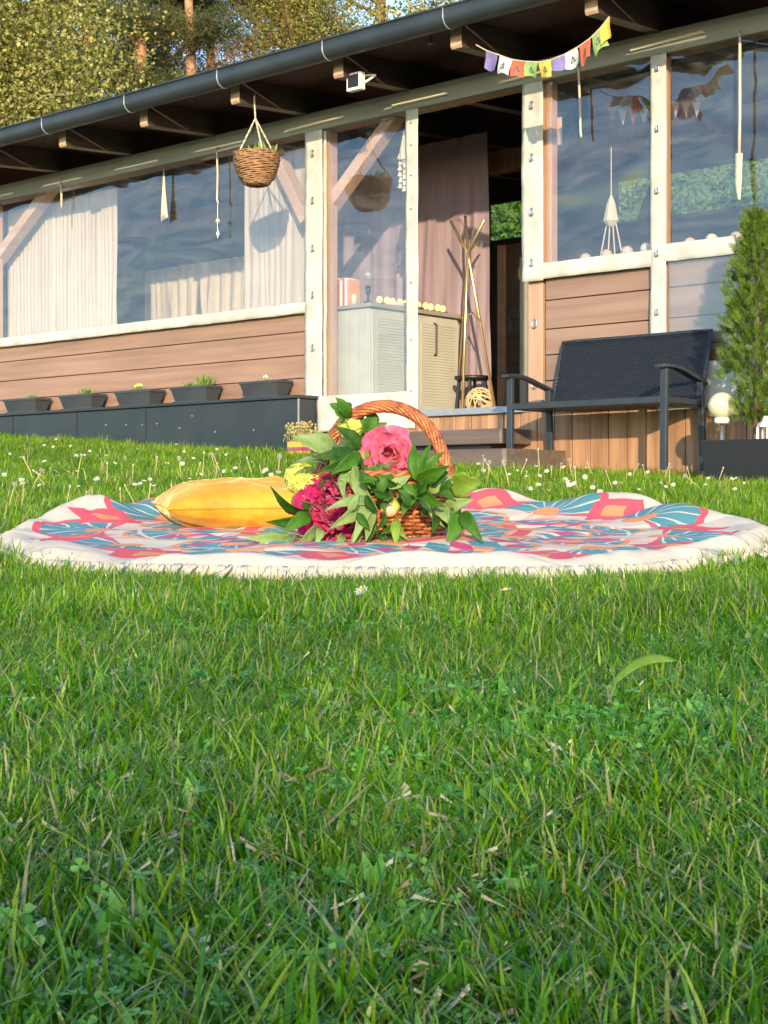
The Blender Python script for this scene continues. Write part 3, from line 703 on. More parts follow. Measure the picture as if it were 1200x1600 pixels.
for uu in (u0, u1):
    part('leg', MB().bar((uu, -.60, gl), (uu+.0, -.595, .755), .045, .028, (0,1,0)), M['bench'], bq, bev=.005, label='front leg')
    part('leg', MB().bar((uu+.01, -.17, gl), (uu+.005, -.20, .70), .04, .028, (0,1,0)), M['bench'], bq, bev=.005, label='rear leg')
    n = 14; m_ = MB()
    path = [(uu, -.66+.52*k/n, .765+.012*math.sin(math.pi*min(1,k/n*1.5))-.075*(k/n)**2) for k in range(n+1)]
    vs = []; fs = []
    for (a, b, c_) in path: 
        vs += [(a-.028,b,c_-.010),(a+.028,b,c_-.010),(a+.028,b,c_+.010),(a-.028,b,c_+.010)]
    for k in range(n):
        for j in range(4): a = k*4+j; b = k*4+(j+1) % 4; fs.append((a, b, b+4, a+4))
    fs += [(3,2,1,0), tuple(n*4+j for j in range(4))]
    m_.add(vs, fs); part('armrest', m_, M['bench'], bq, bev=.004)
part('seat_frame', MB().bar((u0+.02,-.60,.575), (u1-.02,-.60,.575), .03, .04, (0,0,1)).bar((u0+.02,-.20,.575), (u1-.02,-.20,.575), .03, .03).bar((u0,-.6,.575),(u0,-.2,.575),.028,.035).bar((u1,-.6,.575),(u1,-.2,.575),.028,.035), M['bench'], bq, bev=.004)
part('seat', MB().box((u0+.025, -.60, .56), (u1-.025, -.19, .595)), rm, bq, bev=.008)
def bk(a, b):
    u = u0+.04+(u1-u0-.03)*a; z = .60+.415*b; return (u, -.20+.12*b+.02*math.sin(a*math.pi), z)
part('backrest', MB().grid(bk, 24, 10), rm, bq, smooth=True, thick=.022)
rim = [bk(0,0), bk(0,.5), bk(0,1)]+[bk(k/10,1) for k in range(1,11)]+[bk(1,.5), bk(1,0)]
wv = MB()
for k in range(62):
    a0 = (k+.5)/62
    for j in range(34):
        b0, b1 = j/34, (j+1)/34; o_ = .006 if (j+k) % 2 else -.001; hw = .0056
        p0, p1 = Vector(bk(a0, b0)), Vector(bk(a0, b1)); n_ = Vector((0, -.96, .28))*(.012+o_); h_ = Vector((hw, 0, 0)); i_ = (p1-p0)*.12
        c0_ = (p0+p1)/2+n_+Vector((0,-.002,0))
        wv.add([p0+i_-h_+n_*.8, p0+i_+h_+n_*.8, p1-i_+h_+n_*.8, p1-i_-h_+n_*.8, c0_-h_*.9, c0_+h_*.9], [(0,1,5,4),(4,5,2,3)])
part('weave', wv, mat('woven_strip', (.035,.045,.06), .35, (.05,.062,.08), 30), bq, kind='stuff')
part('backrest_rim', MB().tube(rim, .014, 8), M['bench'], bq, smooth=True)

# ------------------------------------------------------------ conifer in a black planter, globe lamp, lantern
gP = ground(*H(3.3,-.6)[:2])
tc_ = Vector(P(1172,700,-.55))
pl = thing('black_planter', 'long black trough planter at the right edge holding the conifer', 'planter', (3.35,-.6,gP), 1)
m_ = MB(); 
def rr(l0, l1, v0, v1, z): return [(l0,v0,z),(l1,v0,z),(l1,v1,z),(l0,v1,z)]
vs = rr(3.05,3.95,-.74,-.42,gP-.02)+rr(3.02,3.98,-.77,-.39,.325)+rr(3.05,3.95,-.74,-.42,.325)+rr(3.05,3.95,-.74,-.42,.29)
fs = [(3,2,1,0),(12,13,14,15)]
for k in range(3):
    for j in range(4): a = k*4+j; b = k*4+(j+1) % 4; fs.append((a,b,b+4,a+4))
m_.add(vs, fs); part('trough', m_, M['black'], pl, bev=.004)
part('soil', MB().box((3.055,-.735,.27),(3.945,-.425,.30)), M['soil'], pl)
gc = Vector(P(1128,634,-.71))
tu = P(1192,600,-.50)[0]
tj = thing('conifer', 'slim green thuja conifer rising from the black trough', 'conifer', (tu,-.58,.3), 1)
part('trunk', MB().tube([(tu,-.58,.29),(tu+.01,-.58,.8),(tu,-.57,1.4)], [.022,.015,.005], 8), M['bark'], tj, smooth=True)
m_ = MB(); rnd = random.Random(5)
for k in range(2300):
    h = rnd.random()**1.1
    z = .40+1.16*h
    rad_ = (.185*(1-h)**.62+.02)*(1+.28*noise.noise(Vector((z*5, 1, 0))))
    if h < .1: rad_ *= .55+h*4.5
    a = rnd.uniform(0, 2*math.pi); rad_ *= 1+.75*noise.noise(Vector((math.cos(a)*2.4, math.sin(a)*2.4, z*9)))
    q_ = rnd.random()**.45
    c_ = Vector((tu+rad_*q_*math.cos(a), -.58+rad_*q_*math.sin(a), z))
    if math.hypot(c_.x-gc.x, c_.y-gc.y) < .24 and c_.z < gc.z+.16 and c_.x < gc.x+.10: continue
    d = Vector((math.cos(a)*.8+rnd.gauss(0,.3), math.sin(a)*.8+rnd.gauss(0,.3), .9+rnd.gauss(0,.35))).normalized()
    s_ = d.cross(Vector((rnd.gauss(0,1), rnd.gauss(0,1), .2))).normalized(); l_ = rnd.uniform(.05,.095)
    m_.add([c_, c_+d*l_*.5+s_*.003, c_+d*l_, c_+d*l_*.5-s_*.003], [(0,1,2,3)])
    for q in range(5):
        for sg_ in (-1, 1):
            f0 = c_+d*l_*(.12+.17*q); ll = l_*.42*(1-.13*q); dd = (d*.75+s_*sg_*.66); nn = dd.cross(d.cross(s_)).normalized()*ll*.14
            m_.add([f0, f0+dd*ll*.55+nn, f0+dd*ll, f0+dd*ll*.55-nn], [(0,1,2,3)])
part('crown', m_, leafmat('thuja_sprays', (.04,.09,.010), (.15,.23,.03), .3), tj)
lp = thing('globe_lamp', 'garden lamp with a round cream globe on a short steel pole', 'lamp', (gc.x,gc.y,gP), 1)
part('globe', MB().ball(gc, .075, 28, 18), M['globe'], lp, smooth=True)
part('collar', MB().lathe(gc-Vector((0,0,.098)), [(0,0),(.038,0),(.042,.012),(.040,.030),(0,.032)], 24), M['white'], lp, smooth=True)
part('pole', MB().tube([gc-Vector((0,0,.098)), (gc.x,gc.y,gP-.05)], .011, 10), M['steel'], lp, smooth=True)
lc = Vector(P(1196,686,-.66))
ln = thing('white_lantern', 'little white lantern on the rim of the black trough', 'lantern', (lc.x,lc.y,.30), 1)
for dx in (-.03,.03):
    for dy in (-.03,.03): part('post', MB().box((lc.x+dx-.005,lc.y+dy-.005,.30),(lc.x+dx+.005,lc.y+dy+.005,.39)), M['white'], ln)
part('base', MB().box((lc.x-.04,lc.y-.04,.30),(lc.x+.04,lc.y+.04,.312)), M['white'], ln, bev=.003)
part('roof', MB().lathe((lc.x,lc.y,.392), [(.055,0),(.05,.015),(.02,.045),(.012,.06),(0,.062)], 4), M['white'], ln)

# little striped pot with dried plant beside the plinth corner
pc = Vector(P(467,716,-.45)); pg = ground(*H(pc.x,pc.y)[:2])
sp_ = thing('striped_pot', 'small orange and purple striped pot with a dried plant by the plinth corner', 'pot', (pc.x,pc.y,pg), 1)
part('pot', MB().box((pc.x-.07,pc.y-.05,pg-.01),(pc.x+.07,pc.y+.05,pg+.12)), mat('orange_glaze', (.80,.32,.04), .4), sp_, bev=.006)
part('stripe', MB().box((pc.x-.072,pc.y-.052,pg+.05),(pc.x+.072,pc.y+.052,pg+.08)), mat('purple_glaze', (.25,.05,.12), .4), sp_, bev=.003)
m_ = MB()
for k in range(130):
    b = pc+Vector((random.gauss(.03,.05), random.gauss(0,.03), 0)); b.z = pg+.12
    tip = b+Vector((random.gauss(0,.05), random.gauss(0,.04), random.uniform(.04,.14))); m_.tube([b, tip], [.002,.001], 3); 
    m_.ball(tip, random.uniform(.006,.012), 5, 3)
part('dried_plant', m_, mat('dried_plant', (.42,.30,.14), .8, (.25,.25,.08), 30), sp_)

# ------------------------------------------------------------ trees on the slope behind
def make_tree(loc, kind, height, spread, seed, label, group, n, lsize):
    rd = random.Random(seed)
    x0, y0 = loc; z0 = ground(x0, y0)-.1
    t = thing('pine_tree' if kind == 'pine' else ('willow_tree' if kind == 'willow' else 'leafy_tree'), label, 'tree', (x0,y0,z0), 0, group)
    bm = {'pine': M['pinebark'], 'willow': M['bark'], 'bud': M['palebark'], 'fresh': M['bark'], 'rust': M['bark']}[kind]
    tr = MB(); br_ = MB(); lv = MB()
    tp = []
    for k in range(9):
        f = k/8; tp.append(Vector((x0+spread*.07*math.sin(f*3+seed), y0+spread*.05*math.cos(f*4+seed), z0+height*f)))
    r0 = height*.014+.04
    tr.tube(tp, [r0*(1-.85*k/8) for k in range(9)], 9)
    tips = []
    nb = {'pine': 34, 'willow': 40, 'bud': 42, 'fresh': 36, 'rust': 26}[kind]
    for k in range(nb):
        f = rd.uniform(.14 if kind == 'pine' else .05, 1)**1.15
        i = min(7, int(f*8)); p = tp[i].lerp(tp[i+1], f*8-i)
        a = rd.uniform(0, 2*math.pi)
        ln_ = spread*(1-.6*f)*rd.uniform(.6,1.1)
        up = {'pine': .15, 'willow': .75, 'bud': .35, 'fresh': .45, 'rust': .1}[kind]
        d = Vector((math.cos(a), math.sin(a), up+rd.gauss(0,.15))).normalized()
        pts = [p]; q0 = p
        for j in range(1, 6):
            d2 = (d+Vector((rd.gauss(0,.16), rd.gauss(0,.16), rd.gauss(0,.12)-(.06 if kind=='willow' else 0)))).normalized(); q0 = q0+d2*ln_/5; pts.append(q0)
        br_.tube(pts, [r0*.34*(1-.15*j)*(1-.5*f) for j in range(6)], 5)
        for j in (2,3,4,5): tips.append(pts[j])
        for j in (2,3,4):
            q1 = pts[j]; dd = Vector((rd.gauss(0,1), rd.gauss(0,1), rd.gauss(.2,.6))).normalized(); e = q1+dd*ln_*rd.uniform(.25,.45)
            br_.tube([q1, q1.lerp(e,.5)+Vector((rd.gauss(0,.06),rd.gauss(0,.06),.05)), e], [r0*.11,r0*.07,r0*.03], 4); tips += [e, q1.lerp(e,.6)]
    for k in range(n):
        c_ = rd.choice(tips); sg_ = {'pine': .24, 'willow': .38, 'bud': .42, 'fresh': .4, 'rust': .3}[kind]
        c_ = c_+Vector((rd.gauss(0,sg_), rd.gauss(0,sg_), rd.gauss(0,sg_*(.5 if kind=='pine' else .9))))
        l_ = lsize*rd.uniform(.6,1.3)
        if kind in ('pine', 'rust'):
            for j in range(3):
                d = Vector((rd.gauss(0,1), rd.gauss(0,1), rd.gauss(.3,.7))).normalized(); s_ = d.orthogonal().normalized()*l_*.10
                lv.add([c_-s_, c_+s_, c_+d*l_*1.6], [(0,1,2)])
        else:
            d = Vector((rd.gauss(0,1), rd.gauss(0,1), rd.gauss(-.2 if kind == 'willow' else .2,.8))).normalized()
            s_ = d.cross(Vector((rd.gauss(0,1), rd.gauss(0,1), rd.gauss(0,1)))).normalized()*l_*(.16 if kind == 'willow' else .42)
            lv.add([c_, c_+d*l_*.5+s_, c_+d*l_, c_+d*l_*.5-s_], [(0,1,2,3)])
    part('trunk', tr, bm, t, smooth=True); part('branches', br_, bm, t); part('crown', lv, M[{'bud':'bud','pine':'pine','willow':'willow','fresh':'fresh','rust':'rust'}[kind]], t)
    return t
TR = [((-5.0,21.0),'bud',8.8,2.5,1,'pale yellow-green budding tree at the far left above the gutter',52000,.055),
 ((-6.9,20.0),'bud',8.0,2.6,2,'budding tree partly beyond the left edge of the photo',10000,.06),
 ((-6.2,24.5),'fresh',6.6,2.2,3,'fresh green leafy tree behind the budding one at the left',26000,.06),
 ((-5.6,30.0),'pine',12,2.4,4,'orange-barked pine nearest the left edge',20000,.085),
 ((-6.4,31.0),'pine',12.5,2.2,5,'orange-barked pine behind the budding tree, farther left',15000,.085),
 ((-4.4,27.0),'pine',10.5,2.0,6,'leaning pine with bare orange lower limbs in the middle of the grove',22000,.08),
 ((-3.3,25.5),'pine',8.4,1.7,7,'dense grey-green pine above the middle of the gutter',26000,.075),
 ((-3.1,27.5),'rust',7.6,1.0,8,'tree with rusty dead foliage between the pines and the willows',7000,.07),
 ((-1.7,28.0),'willow',10.5,2.3,9,'feathery yellow-green willow right of the rusty tree',50000,.075),
 ((.1,30.0),'willow',11.0,2.5,10,'yellow-green willow above the floodlight',50000,.075),
 ((1.6,29.0),'bud',10.0,2.2,11,'thin leafy tree at the right end of the grove',30000,.07),
 ((3.8,30.0),'willow',9.5,2.4,12,'willow standing behind the roof to the right',6000,.11),
 ((-9.5,29.0),'pine',12,2.8,13,'pine beyond the left edge of the photo',4000,.12),
 ((-2.3,36.0),'pine',13.5,2.4,14,'tall distant pine seen between the nearer crowns',16000,.11),
 ((-5.2,37.0),'pine',13.5,2.4,15,'tall distant pine far behind the budding tree',14000,.11)]
for (loc, kind, h, sp, seed, lab, n, ls) in TR: make_tree(loc, kind, h*(.86 if kind != 'pine' else .92), sp*1.05, seed, lab, 'trees on the slope behind the house', int(n*1.25), ls)

sh_ = thing('shrub_row', 'tall green shrubs behind the house, seen through its rear windows', 'shrubs', H(3, 7.5, ground(*H(3,7.5)[:2])))
m_ = MB(); rd = random.Random(8)
for k in range(45000):
    u = rd.uniform(-9, 9); top_ = 4.3+.4*noise.noise(Vector((u*.9,3,0))); z = 1+(top_-1)*rd.random()**.8; v = 7.2+.8*rd.random()**2
    d = Vector((rd.gauss(0,1), rd.gauss(0,1), rd.gauss(0,1))).normalized(); s_ = d.orthogonal().normalized()*.032
    c_ = H(u,v,z); m_.add([c_, c_+d*.05+s_, c_+d*.10, c_+d*.05-s_], [(0,1,2,3)])
part('foliage', m_, M['fresh'], sh_)
part('stems', MB().box(H(-1,8.2,.5),H(-.9,8.3,3)).tube([H(1,8,.5),H(1.1,8,3.6)],.04).tube([H(4,8,.5),H(4.2,8,3.6)],.04), M['bark'], sh_)

# loose row of unseen leafy trees far behind the photographer, thinned to throw the soft half shade over the near grass
for q in range(5):
    xc = -8+4*q; rd = random.Random(300+q)
    t = thing('leafy_tree', ['unseen shade tree behind the viewer, farthest to the left','unseen shade tree behind the viewer, left of the middle one','unseen shade tree straight behind the viewer','unseen shade tree behind the viewer, right of the middle one','unseen shade tree behind the viewer, farthest to the right'][q], 'tree', (xc,-30,-.25), 0, 'unseen shade trees behind the viewer')
    part('trunk', MB().tube([(xc,-30,-.3),(xc+.1,-30,3),(xc-.1,-30,6.2)], [.16,.11,.03], 8), M['bark'], t)
    m_ = MB()
    for k in range(LEAVES):
        x = xc+rd.uniform(-2.1,2.1); z = SHADE_TOP*rd.random()**.92+.10*noise.noise(Vector((x*.5,7,0))); y = -30+rd.gauss(0,.5)
        d = Vector((rd.gauss(0,1), rd.gauss(0,1), rd.gauss(0,1))).normalized(); s_ = d.orthogonal().normalized()*.055
        c_ = Vector((x,y,z)); m_.add([c_, c_+d*.09+s_, c_+d*.18, c_+d*.09-s_], [(0,1,2,3)])
    part('crown', m_, M['hedge'], t)

# ------------------------------------------------------------ blanket
BC = Vector((0, 3.9, 0)); BR = .96
def blanket_z(X, Y):
    dx, dy = X-BC.x, Y-BC.y; r = math.hypot(dx, dy)/BR; a = math.atan2(dy, dx)
    z = (-.165+.055*(Y-3.05))+.040
    z += .012*noise.noise(Vector((X*3, Y*5, 2)))+.016*(abs(noise.noise(Vector((X*2.2+Y, Y*3.5-X, 7))))-.2)*sst(.3,.8,r)-.006*sst(.06,.0,abs(noise.noise(Vector((X*2.5, Y*4, 17)))))
    far = sst(-.1, .45, math.sin(a))
    ridge = math.exp(-((r-.86)/.11)**2)
    z += ridge*far*(.022+.028*max(0, noise.noise(Vector((math.cos(a)*3.1, math.sin(a)*3.1, 5))))*2)
    for bx, by, s1, s2, h in ((-.80,4.28,.09,.09,.042), (-.62,4.50,.08,.08,.040), (.33,4.70,.12,.08,.045), (.62,4.55,.2,.1,.02), (.80,4.2,.09,.10,.036), (.92,3.75,.05,.14,.02),(.75,3.4,.10,.03,.018),(.55,3.24,.14,.02,.012)):
        z += h*math.exp(-((X-bx)/s1)**2-((Y-by)/s2)**2)
    z += .014*math.exp(-((r-.95)/.045)**2)*(1+.7*noise.noise(Vector((math.cos(a)*6, math.sin(a)*6, 3))))+.003*noise.noise(Vector((X*16, Y*16, 3)))
    if r > .8: z += .012*math.sin(a*9+2*math.sin(a*3))*sst(.8,1,r)*(.4+.6*abs(math.cos(a)))+.006*math.sin(a*23)*sst(.85,1,r)
    return z
nr_, na = 120, 420
m_ = MB()
def edge(a): return 1+.022*math.sin(a*5+1)+.015*math.sin(a*11+2)+.008*math.sin(a*23)
for j in range(nr_+1):
    for i in range(na):
        a = 2*math.pi*i/na; f = j/nr_
        if f <= .93: r = f/.93; drop = 0
        else:
            t = (f-.93)/.07; r = 1+.022*math.sin(t*math.pi/2)-.012*max(0,t-.5); drop = t**1.3*.030
        rr_ = r*BR*edge(a)**(sst(.5,1,r))
        X, Y = BC.x+rr_*math.cos(a), BC.y+rr_*math.sin(a)
        z = blanket_z(X, Y)-drop-.010*sst(.97,1.0,r)
        z = max(z, ground(X,Y)+.004)
        m_.v.append(Vector((X, Y, z)))
for j in range(nr_):
    for i in range(na):
        a = j*na+i; b = j*na+(i+1) % na; m_.f.append((a, b, b+na, a+na) if j else (a, b, b+na, a+na))
# pattern nodes
class E:
    nt = None
    def __init__(s, v): s.v = v
    @staticmethod
    def op(name, *a):
        n = E.nt.nodes.new('ShaderNodeMath'); n.operation = name
        for i, x in enumerate(a):
            if isinstance(x, E): E.nt.links.new(x.v, n.inputs[i])
            else: n.inputs[i].default_value = x
        return E(n.outputs[0])
    def __add__(s, o): return E.op('ADD', s, o)
    def __sub__(s, o): return E.op('SUBTRACT', s, o)
    def __mul__(s, o): return E.op('MULTIPLY', s, o)
    def __truediv__(s, o): return E.op('DIVIDE', s, o)
    def gt(s, o): return E.op('GREATER_THAN', s, o)
    def lt(s, o): return E.op('LESS_THAN', s, o)
    def abs(s): return E.op('ABSOLUTE', s)
    def fract(s): return E.op('FRACT', s)
def towel_mat():
    m = mat('printed_round_towel', (.78,.72,.62), .95, bump=.35, bscale=400); nt = m.node_tree; E.nt = nt; N = nt.nodes; L = nt.links
    tc = N.new('ShaderNodeTexCoord'); nz = N.new('ShaderNodeTexNoise'); nz.inputs['Scale'].default_value = 6
    L.new(tc.outputs['Object'], nz.inputs[0])
    sx = N.new('ShaderNodeSeparateXYZ'); L.new(tc.outputs['Object'], sx.inputs[0]); sn = N.new('ShaderNodeSeparateColor'); L.new(nz.outputs['Color'], sn.inputs[0])
    x = E(sx.outputs[0])+(E(sn.outputs[0])-.5)*.05; y = E(sx.outputs[1])+(E(sn.outputs[1])-.5)*.05
    r = E.op('SQRT', x*x+y*y)*.90; th = E.op('ARCTAN2', y, x)
    cur = None
    cols = {'w': (.56,.48,.37), 'p': (.62,.075,.10), 't': (.065,.22,.25), 'o': (.64,.24,.10), 'l': (.62,.33,.26), 'm': (.50,.05,.14)}
    rgb = N.new('ShaderNodeRGB'); rgb.outputs[0].default_value = (*cols['w'], 1); state = [rgb.outputs[0]]
    def paint(mask, c):
        mx = N.new('ShaderNodeMix'); mx.data_type = 'RGBA'; L.new(mask.v, mx.inputs[0]); L.new(state[0], mx.inputs[6]); mx.inputs[7].default_value = (*cols[c], 1); state[0] = mx.outputs[2]
    def sector(n, off):
        t = (th/(2*math.pi)*n+off+50).fract()-.5          # -.5 .. .5
        ang = t*(2*math.pi/n)
        lx = E.op('SINE', ang)*r; ly = E.op('COSINE', ang)*r
        return lx, ly
    # ring base between .30 and .66 : white with bits; outer fans
    def fan(n, off, rc, R1, ribs, body, rim):
        lx, ly = sector(n, off); dy = ly-rc
        d = E.op('SQRT', lx*lx+dy*dy); al = E.op('ARCTAN2', lx, dy)
        inside = d.lt(R1)*al.abs().lt(1.75)
        paint(inside, rim)
        ins2 = d.lt(R1*.88)*al.abs().lt(1.62); paint(ins2, body)
        rib = (al*ribs/math.pi+.5).fract().lt(.16)*ins2*d.gt(R1*.25); paint(rib, 'w')
        paint(d.lt(R1*.24), 'o')
    def dia(n, off, rc, a, b, c):
        lx, ly = sector(n, off); paint((lx.abs()/a+(ly-rc).abs()/b).lt(1), c)
    def ring(a, b, c): paint(r.gt(a)*r.lt(b), c)
    ring(0,.30,'l'); ring(.30,.335,'p'); dia(20,0,.24,.035,.055,'w'); dia(20,.5,.24,.03,.06,'o'); dia(30,.5,.47,.02,.06,'l')
    dia(16,.5,.50,.055,.16,'l'); dia(16,.5,.50,.03,.10,'o')
    fan(11,.5,.47,.125,6,'t','o'); fan(11,.0,.64,.165,7,'t','p')
    dia(11,.5,.70,.085,.10,'p'); dia(11,.5,.69,.035,.04,'o'); dia(22,.0,.50,.02,.04,'m')
    dia(24,.5,.415,.032,.07,'t'); dia(24,.0,.415,.024,.06,'m')
    dia(12,.5,.335,.05,.05,'o'); 
    fan(12,.5,.22,.085,5,'t','o')
    ring(.17,.195,'p'); dia(14,0,.13,.02,.05,'t'); dia(14,.5,.13,.015,.05,'o'); ring(0,.06,'m')
    ring(.545,.555,'w')
    paint(r.gt(.81), 'w')
    L.new(state[0], N['Principled BSDF'].inputs['Base Color'])
    return m
tw = thing('round_blanket', 'large round cream beach blanket printed with teal, pink and orange fans, spread on the lawn', 'blanket', (BC.x,BC.y,-.13))
ORG[tw.name] = Vector((BC.x,BC.y,0)); tw.location = (BC.x,BC.y,0)
part('cloth', m_, towel_mat(), tw, smooth=True)
fr = M['offwhite']
# fringe: tassels along the rim; the visible near half and sides one by one
tas = []
for v_ in range(5):
    m_ = MB(); rd = random.Random(v_)
    for k in range(5):
        dx = (k-2)*.0035; m_.tube([(dx*.5,0,0),(dx*.7,-.004,-.006),(dx*.9+rd.gauss(0,.0015),-.008-.004*rd.random(),-.013),(dx*1.5+rd.gauss(0,.004),-.012-.010*rd.random(),-.024-.008*rd.random())], [.0022,.0016,.0026,.0012], 5)
    me = bpy.data.meshes.new('tassel'); me.from_pydata(m_.v, [], m_.f); me.materials.append(fr); me.shade_smooth(); tas.append(me)
rd = random.Random(9)
for k in range(290):
    a = -math.pi*1.06+k/290*math.pi*1.12+rd.gauss(0,.003)
    rr_ = BR*edge(a)*1.020
    X, Y = BC.x+rr_*math.cos(a), BC.y+rr_*math.sin(a)
    o = bpy.data.objects.new('tassel', tas[k % 5]); COL.objects.link(o); o.parent = tw
    o.location = Vector((X, Y, ground(X,Y)+.034))-ORG[tw.name]; o.rotation_euler = (rd.gauss(0,.3), rd.gauss(0,.2), a+math.pi/2+rd.gauss(0,.25)); s_ = rd.uniform(.8,1.25); o.scale = (s_,s_*1.2,s_*rd.uniform(1.2,1.9))

# ------------------------------------------------------------ yellow cushion
velvet = mat('golden_velvet', (.52,.21,.008), .6, (.60,.36,.025), 5, bump=1, bscale=20, contrast=(.35,.65), trans=.15); 
vb = velvet.node_tree.nodes['Principled BSDF']; vb.inputs['Sheen Weight'].default_value = .5; vb.inputs['Sheen Roughness'].default_value = .4; vb.inputs['Sheen Tint'].default_value = (1,.85,.4,1)
cc = Vector((-.375, 4.15, 0)); cw, cd, chh = .232, .20, .070
def cush(a, b, s):
    X = (a*2-1); Y = (b*2-1)
    e = max(0, (1-abs(X)**2.6))*max(0, (1-abs(Y)**2.6))
    zt = chh*e**.42
    pin = 1-.07*(1-abs(Y)**2)*abs(X)**4
    pinY = 1-.07*(1-abs(X)**2)*abs(Y)**4
    wr = .016*abs(noise.noise(Vector((X*1.5+3, Y*4-X*1.5, s))))*-1.6+.004*noise.noise(Vector((X*9,Y*9,s)))+.009*noise.noise(Vector((X*2.2, Y*2.2+s, 1)))+.006*noise.noise(Vector((X*1.2, Y*6+s, 3)))+.004*math.sin(7*Y+3*X)
    z = s*(zt+wr*e)
    x = X*cw*pin*1.0; y = Y*cd*pinY
    q_ = Matrix.Rotation(R(14), 3, 'Z') @ Vector((x, y, z))
    p = Vector((cc.x+q_.x, cc.y+q_.y, 0)); p.z = -.165+.055*(cc.y-3.05)+.040+chh+q_.z-.02+.04*(q_.y)
    return p
m_ = MB().grid(lambda a, b: cush(a, b, 1), 60, 60)
m_.grid(lambda a, b: cush(1-a, b, -1), 60, 60)
cu = thing('cushion', 'golden yellow velvet cushion lying on the blanket left of the basket', 'cushion', (cc.x, cc.y, -.07))
part('cover', m_, velvet, cu, smooth=True)
pp = [cush(k/30,0,0) for k in range(31)]+[cush(1,k/30,0) for k in range(1,31)]+[cush(1-k/30,1,0) for k in range(1,31)]+[cush(0,1-k/30,0) for k in range(1,31)]
part('piping', MB().tube(pp, .0035, 6), velvet, cu, smooth=True)

# ------------------------------------------------------------ basket
wick = mat('wicker', (.17,.045,.010), .40, (.40,.125,.03), 45, bump=.4, bscale=120)
bx, by, bz = -.002, 3.765, -.107
bk_ = thing('wicker_basket', 'round reddish wicker basket with a twisted handle, full of flowers, on the blanket', 'basket', (bx,by,bz))
RB, RT, HB = .142, .165, .165
nst = 22; nrow = 17; m_ = MB()
for k in range(nrow):
    f = k/(nrow-1); rr_ = RB+(RT-RB)*f; z = bz+.008+HB*f*.95
    pts = []
    for j in range(nst*6+1):
        a = 2*math.pi*j/(nst*6); pts.append((bx+(rr_+.0055*math.cos(a*nst+math.pi*(k % 2)))*math.cos(a), by+(rr_+.0055*math.cos(a*nst+math.pi*(k % 2)))*math.sin(a), z+.0012*math.sin(a*7+k)))
    m_.tube(pts, .0050, 6, cap=False)
part('weave', m_, wick, bk_, smooth=True)
for k in range(nst*2):
    if k % 2: continue
    a = 2*math.pi*(k+.5)/(nst*2)
    part('stake', MB().tube([(bx+RB*math.cos(a), by+RB*math.sin(a), bz+.002), (bx+RT*math.cos(a), by+RT*math.sin(a), bz+HB)], .0045, 6), wick, bk_, smooth=True)
part('bottom', MB().lathe((bx,by,bz+.006), [(0,0),(RB,0),(RB,.006),(0,.006)], 32), wick, bk_)
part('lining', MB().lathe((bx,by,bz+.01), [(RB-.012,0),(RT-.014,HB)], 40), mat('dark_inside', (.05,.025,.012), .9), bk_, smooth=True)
for q in range(3):
    part('rim_rod', MB().tube([(bx+(RT+.006*math.cos(a*11+q*2.09))*math.cos(a), by+(RT+.006*math.cos(a*11+q*2.09))*math.sin(a), bz+HB+.006*math.sin(a*11+q*2.09)) for a in [2*math.pi*j/132 for j in range(133)]], .0062, 6, cap=False), wick, bk_, smooth=True)
ha = R(-16)
def handle_c(t):
    a = math.pi*t
    r = .163*math.cos(a); z = bz+.11+.225*math.sin(a)**.80 if 0 < t < 1 else bz+.11
    return Vector((bx+r*math.cos(ha), by+r*math.sin(ha), z))
nrods = 9; npt = 90
for q in range(nrods):
    pts = []
    for j in range(npt+1):
        t = j/npt; c_ = handle_c(t); tg_ = (handle_c(min(1,t+.01))-handle_c(max(0,t-.01))).normalized()
        n1 = Vector((-math.sin(ha), math.cos(ha), 0)); n2 = tg_.cross(n1); ph = t*2*math.pi*2.6+q*2*math.pi/nrods
        pts.append(c_+n1*.0115*math.cos(ph)+n2*.0115*math.sin(ph))
    part('handle_rod', MB().tube(pts, .0047, 7), wick, bk_, smooth=True)
part('handle_core', MB().tube([handle_c(j/40) for j in range(41)], .010, 8), M['step'], bk_, smooth=True)
for tt in (.955, .925):
    c_ = handle_c(1-tt)
    part('binding', MB().lathe(c_-Vector((0,0,.012)), [(.020,0),(.0215,.004),(.020,.008),(.0215,.012),(.020,.016),(.0215,.020),(.020,.024)], 16), wick, bk_, smooth=True)

